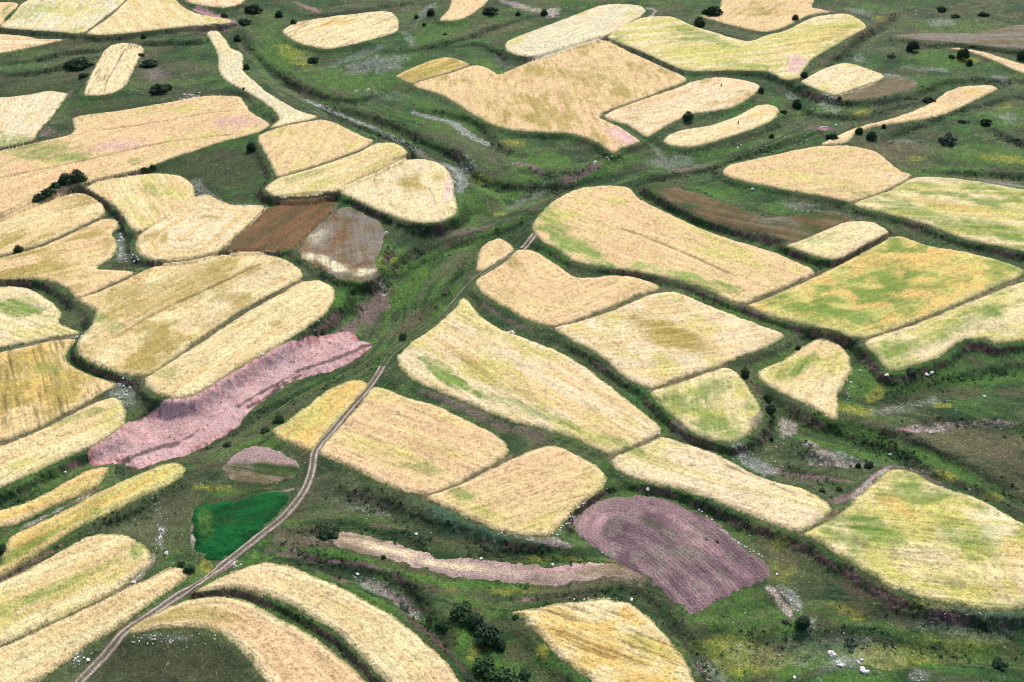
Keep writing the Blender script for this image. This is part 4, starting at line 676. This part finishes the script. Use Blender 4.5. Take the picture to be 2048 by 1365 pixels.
SH = [ # px, py (foot), width px, kind, label, height factor
 (508,24,52,1,'broad dark shrub clump at the top edge right of the small pale field',.9),(490,48,44,1,'low dark shrub clump beside the pinkish bare bank at the far left',.7),
 (449,36,18,0,'small round bush at the edge of the pinkish bank',1),(559,34,22,0,'round dark bush standing alone in far pasture, left one of two',1),(587,49,18,0,'small round bush just above the rough straw oval field',1),
 (160,134,78,1,'wide flat dark shrub patch left of the upright stubble field',.7),(168,154,30,1,'small shrub touching the left side of the upright stubble field',.8),
 (298,132,52,1,'spreading shrub at the upper right of the upright stubble field',.7),(322,184,62,1,'large dark flat shrub above the long peach field',.8),(283,112,22,3,'sparse grey shrub near the top right corner of the stubble field',.8),
 (476,82,22,0,'dark bush on the right side of the winding wheat ribbon, upper one',1),(494,138,18,0,'dark bush on the right side of the winding wheat ribbon, lower one',1),(288,77,16,0,'small bush on the far left scrubby bank',1),(488,180,9,0,'tiny dark bush at the left side of the wheat ribbon bend',1),
 (504,300,28,0,'round dark bush between the long peach field and the tan field',1),(628,124,38,1,'low dark bush in bright yellow-green pasture',.8),
 (290,346,22,1,'left half of a small hedge on the tip of the rounded wheat field',.9),(307,342,18,1,'right half of a small hedge on the tip of the rounded wheat field',1.1),
 (77,396,41,1,'leftmost bush of the dark hedge above the tan fields',.8),(97,391,44,1,'second bush from the left in the dark hedge',.8),(117,387,41,1,'middle bush of the dark hedge',.8),(138,380,44,0,'fourth and rather tall bush in the dark hedge',.9),(160,376,46,0,'rightmost and biggest bush of the dark hedge',1),
 (38,504,25,0,'round dark bush on the line between two tan wheat fields at the left edge',1),
 (982,27,48,1,'wide dark shrub right of the small peach tongue at the top',.8),(862,30,22,0,'dark round bush left of the small peach tongue at the top',1),(833,37,12,0,'tiny bush on the far pasture beside the pale streak',1),(1088,30,20,0,'dark bush on the pinkish rim at the top centre',1),(1036,31,14,0,'small bush in the far pasture at the top centre',1),(848,52,11,0,'tiny bush below the far pale streak',1),(890,70,14,1,'small flat bush in far pasture above the large peach field',.8),
 (1425,30,54,1,'wide dark shrub at the left end of the far peach field',1),(1398,52,30,0,'bush in the dark notch between the two far fields',1),(1590,41,20,2,'single round bush growing inside the far peach field',.8),(1608,155,20,0,'dark bush where the far yellow field ends, by the small diamond field',1),
 (1376,238,30,0,'black bush on the lower edge of the pale field with the tiny figure',1),(1522,184,17,0,'small bush at the right tip of the pale field with the tiny figure',1),(1593,214,28,0,'dark bush in the hollow left of the stony curve',1),(1568,226,20,1,'low bush right of the slim wheat sliver',.9),(1677,208,11,0,'tiny bush inside the stony curve',1),
 (1824,102,36,2,'tall dark bush on the far right pasture, alone',.8),(1924,118,38,2,'tall dark bush at the tip of the thin far right wedge',.8),(1938,130,20,0,'small round bush just below the tall bush at the wedge tip',1),(1903,116,22,1,'low bush left of the tall bush at the wedge tip',.9),(2042,120,34,2,'dark bush cut by the right edge above the thin wedge',.8),
 (1882,22,30,1,'dark shrub in the far right corner pasture, left of a pair',.9),(1910,34,28,1,'low shrub in the far right corner pasture, below its neighbour',.6),(1966,32,30,1,'shrub in the far right corner pasture, rightmost of three',.8),(1783,114,26,3,'grey sparse shrub in pasture left of the tall lone bush',.7),
 (1664,278,34,1,'dark shrub on the left side of the curved wheat finger',1),(1718,267,22,0,'bush under the curved wheat finger, left of two',1),(1742,278,28,0,'bush under the curved wheat finger, right of two',1),(1767,256,14,0,'small bush touching the lower side of the curved wheat finger',1),
 (1896,285,54,3,'wide grey green shrub in the right-hand pasture',.9),(1972,248,34,1,'shrub on the dark slope at the far right edge',.9),(1926,246,24,3,'sparse shrub on the slope left of the far right bush',.9),(1858,204,38,1,'low shrub on the upper side of the curved wheat finger',.8),(1543,276,15,0,'small bush in the grass left of the pink bare spot',1),
 (1490,752,30,2,'dark bush at the gap between pale field and wing-shaped plot',.8),(1533,800,30,4,'upper green bush on the bank right of the roundish green field',1),(1540,826,32,0,'lower dark bush on the bank right of the roundish green field',1),(1596,699,16,0,'tiny bush in the grass above the wing-shaped plot',1),(1543,880,12,0,'tiny bush on bare ground below the wing-shaped plot',1),
 (805,677,24,4,'bush beside the faint track above the pale central field',1),(1605,1252,45,2,'isolated dark bush at the foot of the white stony streak',.72),(1572,1246,22,3,'small sparse bush left of the isolated dark bush',.8),
 (1434,1084,14,3,'right of two little bushes on the ploughed field',1),(1412,1080,14,3,'left of two little bushes on the ploughed field',.9),
 (1738,932,30,1,'dark shrub beside bare ground above the lower right field',.8),(1716,934,16,0,'small bush left of the shrub above the lower right field',1),(1645,984,22,1,'low shrub in the hollow above the straw band, left of two',.8),(1678,980,22,1,'low shrub in the hollow above the straw band, right of two',.8),
 (920,1230,72,4,'uppermost green bush of the thicket at the bottom centre',.75),(950,1250,56,0,'dark bush second from the top in the thicket at the bottom',.8),(975,1278,76,0,'broad dark bush in the middle of the thicket at the bottom',.75),(890,1250,40,4,'small green bush on the left flank of the thicket',.7),(1000,1292,40,0,'dark bush at the lower right of the middle thicket',.8),
 (965,1340,74,4,'green bush below the gap in the thicket',.8),(1010,1372,86,4,'lowest bush of the thicket, cut by the bottom edge',.8),(938,1362,40,3,'grey bush at the lower left of the thicket',.7),(1050,1352,40,1,'flat dark bush right of the lowest thicket bushes',.7),
 (2000,1330,46,1,'dark shrub low in the bottom right corner',.6),(380,1142,34,4,'green bush at the end of the tan strip next to the track',.7),(362,1130,24,1,'low bush left of the green one by the track',.7),(2,1102,34,0,'dark bush cut by the left edge beside the striped strip',.8),
 (660,1064,70,1,'wide dark scrub right of the track above the pinkish banks',.5),(560,840,34,4,'green bush on the slope between pink wash and track, upper',.7),(530,862,26,1,'dark bush on the slope between pink wash and track, middle',.7),(455,892,28,1,'low dark bush at the lower rim of the pink wash',.7), 
 (790,1088,12,3,'little grey bush on the pale stubble strip, upper',.8),(767,1116,14,0,'little dark bush below the pale stubble strip',.8),(1030,1236,18,1,'dark bush on the left tip of the golden bottom field',.8),(1780,742,0,0,'',0),(1822,744,34,1,'low dark shrub on the mound at the foot of the right edge field',.6),
 (808,1220,40,3,'grey thorn scrub right of the outer wheat arch',.5),(1700,1290,44,3,'grey green scrub on the lower right pasture by the white rocks',.5),(1545,888,0,0,'',0),(1290,1040,20,3,'small weedy tuft bush inside the ploughed field',.4)]
for (px, py, wd, kd, lb, hf) in SH:
    if wd: shrub(px, py, wd, kd, lb, 'dark shrubs scattered over the terraces', hf)

# ------------------------------------------------------------------ white stones
def rock_mesh(seed):
    import bmesh
    bm = bmesh.new(); bmesh.ops.create_icosphere(bm, subdivisions=3, radius=1); r = random.Random(seed)
    dirs = [(Vector((r.gauss(0,1), r.gauss(0,1), r.gauss(0,1))).normalized(), .55+.35*r.random()) for _ in range(14)]
    for v in bm.verts:
        for d, c in dirs:
            q = v.co.dot(d)
            if q > c: v.co -= d*(q-c)
        v.co.z *= .62; v.co += Vector((r.gauss(0,1), r.gauss(0,1), r.gauss(0,1)))*.015
    me = bpy.data.meshes.new('boulder'); bm.to_mesh(me); bm.free(); me.materials.append(M_rock); return me
ROCKS = [rock_mesh(i) for i in range(6)]
RK = [ # px, py, spread x, spread y, count, size px, label, angle
 (378,195,18,6,14,6,'white limestone block in the rubble heap above the long peach field'),(1190,325,0,0,1,9,'single large white boulder in the green gully above the central fields'),
 (1218,312,14,6,7,5,'white stone among those at the pointed corner of the largest far field'),(712,184,3,2,2,8,'white boulder of the pair on the far pasture left of the large peach field'),(735,180,14,6,6,5,'small white stone left of the olive corner parcel'),
 (1040,331,30,4,5,5,'small white stone on the valley floor left of the dark gully cut'),(910,385,5,22,8,6,'white stone against the right side of the heart-shaped field'),(890,432+12,20,5,3,5,'white stone below the heart-shaped field'),
 (240,480,5,26,12,7,'white stone in the line along the ragged right edge of the left tan field'),(258,515,18,8,8,7,'white stone scattered in the small green hollow left of the ringed field'),(160,673,8,3,4,8,'white stone on the footpath end beside the green-patched field'),
 (245,790,18,26,16,6,'white stone scattered beside the round-ended left strip'),(1026,665,8,3,4,9,'pale stone on the upper edge of the biggest central field'),(1318,868,0,0,1,7,'white stone in the lane right of the biggest central field'),
 (1105,1127,4,4,2,12,'white boulder of the pair on the curved stubbly strip'),(962,1118,0,0,1,8,'white boulder above the curved stubbly strip'),(716,1150,3,5,2,8,'white stone on the slope above the outer wheat arch'),(832,1069,0,0,1,9,'lone white boulder in the dark scrub above the pale stubble strip'),
 (1128,1040,9,26,22,7,'white stone in the row between the peach field and the ploughed field'),(1200,1196,50,5,8,6,'white stone on the purplish bank above the golden bottom field'),(1263,1200,0,0,1,9,'larger white stone behind the golden bottom field'),(333,1108,0,0,1,12,'angular white boulder right of the lower left rounded field'),
 (322,1068,8,18,16,6,'white stone in the pale streak right of the striped strip'),(268,1165,4,3,4,8,'white stone between the two lower left strips'),(470,1128,16,8,10,6,'white stone beside the track bend at the outer arch'),(310,1278,46,10,26,5,'small white stone at the foot of the inner wheat arch'),(400,1300,50,30,12,4,'small white stone on the dark pasture inside the arch'),
 (155,1312,22,14,14,6,'white stone beside the track in the bottom left corner'),(176,1322,0,0,1,10,'largest white stone left of the track in the bottom left corner'),
 (1490,1100,44,40,26,6,'white stone along the right edge of the ploughed field'),(1552,1150,3,5,3,9,'white stone at the right corner of the ploughed field'),(1665,1308,5,4,4,16,'white outcrop rock, uppermost on the bottom right pasture'),(1680,1326,6,5,5,17,'white outcrop rock, middle cluster on the bottom right pasture'),(1726,1345,8,7,6,15,'white outcrop rock, lower cluster on the bottom right pasture'),(1722,1322,6,2,3,8,'small flat white rock between the outcrops'),
 (1590,1355,4,4,2,9,'white stone in the yellow flowered pasture at the bottom'),(1773,751,0,0,1,10,'white boulder below the tip of the right edge field'),(1720,742,0,0,1,6,'little white stone right of the wing-shaped plot'),(1858,746,4,3,2,12,'long white boulder on the right-hand pasture'),(1968,793,0,0,1,7,'white boulder alone on the right-hand green slope'),
 (1700,790,10,30,10,5,'small white stone right of the wing-shaped plot tip'),(1505,380,0,0,1,9,'white boulder on the dark bank under the rounded peach field'),(1672,252,0,0,1,7,'white stone right of the pink bare spot'),(1645,255,8,2,4,8,'pinkish stone on the bare spot left of the curved finger'),(1500,290,60,6,8,5,'small white stone below the slim wheat sliver'),
 (1400,232,60,14,12,4,'tiny white stone in the grass between the figure field and the sliver'),(1870,30,60,16,16,4,'tiny white stone on the far right pasture'),(1600,275,40,6,5,4,'tiny white stone in the grass before the peach field'),(540,745,0,0,1,6,'white stone on the bank above the pink wash, left'),(525,710,0,0,1,8,'white stone on the grassy bank just above the pink wash'),(636,652,8,20,5,5,'small white stone right of the long rounded strip'),
 (700,500,70,20,0,5,''),(770,466,3,2,2,7,'white stone right of the weedy grey plot'),(1550,912,60,40,20,4,'small stone on the bare ground below the wing-shaped plot'),(1880,960,70,30,12,4,'small white stone on the green slope above the lower right field'),(1780,910,0,0,1,7,'white stone at the top of the lower right field'),
 (1295,985,0,0,1,9,'pale boulder just above the ploughed field'),(1210,960,6,6,2,7,'white stone in the grass right of the rounded peach field'),(100,1000,60,20,3,5,'small white stone on the dark bank at the left'),(130,945,0,0,1,7,'white stone in dark grass left of the pink wash'),(510,1016,0,0,1,5,'little stone on the pale rim above the emerald crop')]
rr = random.Random(3); ntot = 0
for (px, py, sx, sy, cnt, spx, lb) in RK:
    for q in range(cnt):
        if px == 1490 and cnt == 26:
            t = q/(cnt-1); ax, ay = (1400+t*130, 1028+t*95+10*math.sin(t*3.1)) ; ax += rr.gauss(0, 2); ay += rr.gauss(0, 2)-8
        elif px == 1128 and cnt == 22:
            t = q/(cnt-1); ax, ay = 1170-t*62+rr.gauss(0, 3), 1005+t*66+rr.gauss(0, 4)
        else:
            ax, ay = px+rr.gauss(0, .6)*sx, py+rr.gauss(0, .6)*sy
        x, y, z = hit(ax, ay)
        s_ = spx/px_per_m(ax, ay)/2*(.42+.5*rr.random()) if cnt > 1 else spx/px_per_m(ax, ay)/2
        o = bpy.data.objects.new('boulder', ROCKS[rr.randrange(6)]); COL.objects.link(o)
        o.location = (x, y, z+s_*.12); o.rotation_euler = (rr.gauss(0, .15), rr.gauss(0, .15), rr.random()*6.3); o.scale = (s_*(.9+.5*rr.random()), s_, s_*(.8+.4*rr.random()))
        tag(o, lb, 'boulder', 'white limestone stones: '+lb if cnt > 1 else 'white limestone boulders lying singly'); ntot += 1
print('rocks', ntot)

# ------------------------------------------------------------------ rough herbs and scrub growing over the banks, loose pebbles (nobody could count them)
def scatter(prob, n, seed, ylim=700):
    r = np.random.RandomState(seed); p = prob*(Y < ylim)*((s1 < -.3)); w_ = p*(np.gradient(rows_y)[:, None]*np.ones((1, NC))).ravel()*(Y*CP+CAM_H*SP)
    w_ = np.maximum(w_, 0); w_ = w_/w_.sum(); i = r.choice(NV, n, p=w_)
    x = X[i]+r.uniform(-.5, .5, n)*1.2; y = Y[i]+r.uniform(-.5, .5, n)*1.6; return x, y, Zat(x, y), i, r
def tufts(name, prob, n, seed, size, hgt, mat, label, cat, leaves=7):
    x, y, z, i, r = scatter(prob, n, seed); k = n*leaves
    P = np.repeat(np.stack([x, y, z], 1), leaves, 0); sc = np.repeat(size*(.4+1.2*r.rand(n)**2), leaves)
    d = r.normal(size=(k, 3)); d /= np.linalg.norm(d, axis=1)[:, None]; d[:, 2] = np.abs(d[:, 2])
    P = P+d*sc[:, None]*np.array([1, 1, hgt])*(.5+.5*r.rand(k))[:, None]
    A = d+r.normal(size=(k, 3))*.5; A /= np.linalg.norm(A, axis=1)[:, None]; B = np.cross(A, r.normal(size=(k, 3))); B /= np.linalg.norm(B, axis=1)[:, None]; D = np.cross(A, B)
    q = (sc*.42)[:, None]; V = np.stack([P-B*q, P+D*q*.7, P+B*q, P-D*q*.7], 1).reshape(-1, 3)
    tone = np.repeat(np.clip(np.repeat(r.rand(n), leaves)*.6+r.rand(k)*.5, 0, 1), 4)
    o = mesh_np(name, V, np.arange(4*k).reshape(k, 4), mat, attrs=dict(tone=tone), smooth=False); tag(o, label, cat, None, 'stuff')
pat = sm(.5, .62, N2.f(X/6, Y/6, 4))
tufts('bank_scrub', np.clip(bank*1.0+steep*.7, 0, 1)*(.15+pat), 11000, 1, .42, .7, M_leaf[0], 'dark low scrub growing along the terrace banks', 'scrub')
tufts('wild_grass', (.15+sm(.5, .6, N4.f(X/9, Y/9, 3)))*(stony < .3), 26000, 2, .28, .8, M_leaf[1], 'tufts of green wild grass over the pasture', 'grass', 5)
M_straw = mat_leaf('dry_stalks', (.16, .13, .08), (.36, .31, .2)); M_flow = mat_leaf('yellow_flowers', (.26, .24, .03), (.45, .42, .05))
tufts('dry_grass', sm(.5, .7, N6.f(X/8, Y/8, 4))+.2, 9000, 3, .22, .7, M_straw, 'tufts of bleached dry grass in the pasture', 'grass', 4)
x, y, z, i, r = scatter(stony**1.3+.012, 9000, 4)
bs = np.array([[1,0,0],[.3,.9,0],[-.8,.6,0],[-.8,-.6,0],[.3,-.9,0],[0,0,.9],[.3,.2,.8]]); sz = (.07+.17*r.rand(len(x))**2.5)[:, None, None]
V = np.stack([x, y, z], 1)[:, None]+bs[None]*sz*(1+.5*(r.rand(len(x), 7, 3)-.5)); fq = np.array([[0,1,6],[1,2,5],[2,3,5],[3,4,5],[4,0,6],[1,5,6],[4,6,5]])
q = (np.arange(len(x))[:, None, None]*7+fq[None]).reshape(-1, 3)
o = mesh_np('pebbles', V.reshape(-1, 3), q, M_rock, smooth=False); tag(o, 'loose white pebbles and shards strewn over the bare streaks', 'pebbles', None, 'stuff')

# ------------------------------------------------------------------ people and poles, only a few pixels tall
def body_mesh(name, verts, edges, radii, mat, parent):
    me = bpy.data.meshes.new(name); me.from_pydata(verts, edges, []); me.materials.append(mat)
    o = bpy.data.objects.new(name, me); COL.objects.link(o); o.parent = parent
    m = o.modifiers.new('Skin', 'SKIN'); m.use_smooth_shade = True
    for v_, r_ in zip(me.skin_vertices[0].data, radii): v_.radius = (r_, r_)
    me.skin_vertices[0].data[0].use_root = True
    u = o.modifiers.new('Sub', 'SUBSURF'); u.levels = 1; u.render_levels = 2; return o
def flat(name, rgb): 
    m, n, b = mat_new(name, .8); b.inputs['Base Color'].default_value = (*rgb, 1); return m
SKIN = flat('skin', (.42, .26, .18))
def person(px, py, rot, top, low, scarf, label):
    x, y, z = hit(px, py); e = bpy.data.objects.new('person', None); COL.objects.link(e); e.location = (x, y, z+.05); e.rotation_euler = (0, 0, rot)
    vs = [(0,0,.92),(0,0,1.15),(0,0,1.38),(0,0,1.47),(0,.01,1.53),(0,.02,1.62),(0,.01,1.70), (.09,0,.88),(.10,.01,.48),(.11,-.02,.07),(.11,.10,.03), (-.09,0,.88),(-.10,.04,.48),(-.11,.06,.07),(-.11,.18,.03), (.17,0,1.38),(.24,.02,1.12),(.22,.14,.90),(.21,.20,.83), (-.17,0,1.38),(-.24,.0,1.12),(-.24,.08,.88),(-.235,.12,.80)]
    es = [(0,1),(1,2),(2,3),(3,4),(4,5),(5,6),(0,7),(7,8),(8,9),(9,10),(0,11),(11,12),(12,13),(13,14),(2,15),(15,16),(16,17),(17,18),(2,19),(19,20),(20,21),(21,22)]
    rs = [.14,.13,.15,.06,.07,.10,.06,.09,.06,.04,.035,.09,.06,.04,.035,.06,.045,.035,.03,.06,.045,.035,.03]
    body_mesh('body', vs, es, rs, SKIN, e)
    def lathe(nm, prof, mat, cy=0):
        V = []; Q = []; n = 16
        for (rx, zz_) in prof:
            for k_ in range(n): a = k_*2*math.pi/n; V.append((math.cos(a)*rx, math.sin(a)*rx*.72+cy, zz_))
        for j in range(len(prof)-1):
            for k_ in range(n): Q.append([j*n+k_, j*n+(k_+1) % n, (j+1)*n+(k_+1) % n, (j+1)*n+k_])
        return mesh_np(nm, np.array(V), np.array(Q), mat, parent=e)
    lathe('skirt', [(.30,.12),(.27,.35),(.22,.65),(.19,.92)], low); lathe('coat', [(.24,.72),(.21,.95),(.20,1.15),(.235,1.34),(.19,1.43),(.08,1.49)], top)
    lathe('headscarf', [(.12,1.47),(.135,1.56),(.135,1.66),(.10,1.74),(.02,1.77)], scarf, .0)
    tag(e, label, 'person'); return e
person(1476, 250, 2.6, flat('dark_purple_cloth', (.07, .015, .04)), flat('pale_cloth', (.55, .5, .48)), flat('dark_red_cloth', (.16, .02, .04)), 'person in a dark purple coat and pale skirt standing in the slim wheat sliver')
person(1442, 175, 2.9, flat('black_cloth', (.012, .015, .012)), flat('black_cloth_skirt', (.015, .015, .015)), flat('white_cloth', (.4, .4, .38)), 'person in long black clothes standing in the pale wheat field')
def pole(px, py, h, label):
    x, y, z = hit(px, py); V = []; Q = []; n = 8
    for j, (r_, zz_) in enumerate([(.075, -.4), (.07, h*.3), (.06, h*.7), (.05, h), (.0, h+.02)]):
        for k_ in range(n): a = k_*math.pi/4; V.append((math.cos(a)*r_+.03*j*j*.1, math.sin(a)*r_, zz_))
    for j in range(4):
        for k_ in range(n): Q.append([j*n+k_, j*n+(k_+1) % n, (j+1)*n+(k_+1) % n, (j+1)*n+k_])
    o = mesh_np('wooden_pole', np.array(V), np.array(Q), M_wood); o.location = (x, y, z); o.rotation_euler = (0, -.12, 0); tag(o, label, 'pole')
pole(10, 31, 3.2, 'thin leaning wooden pole in the peach wheat corner at the far left')
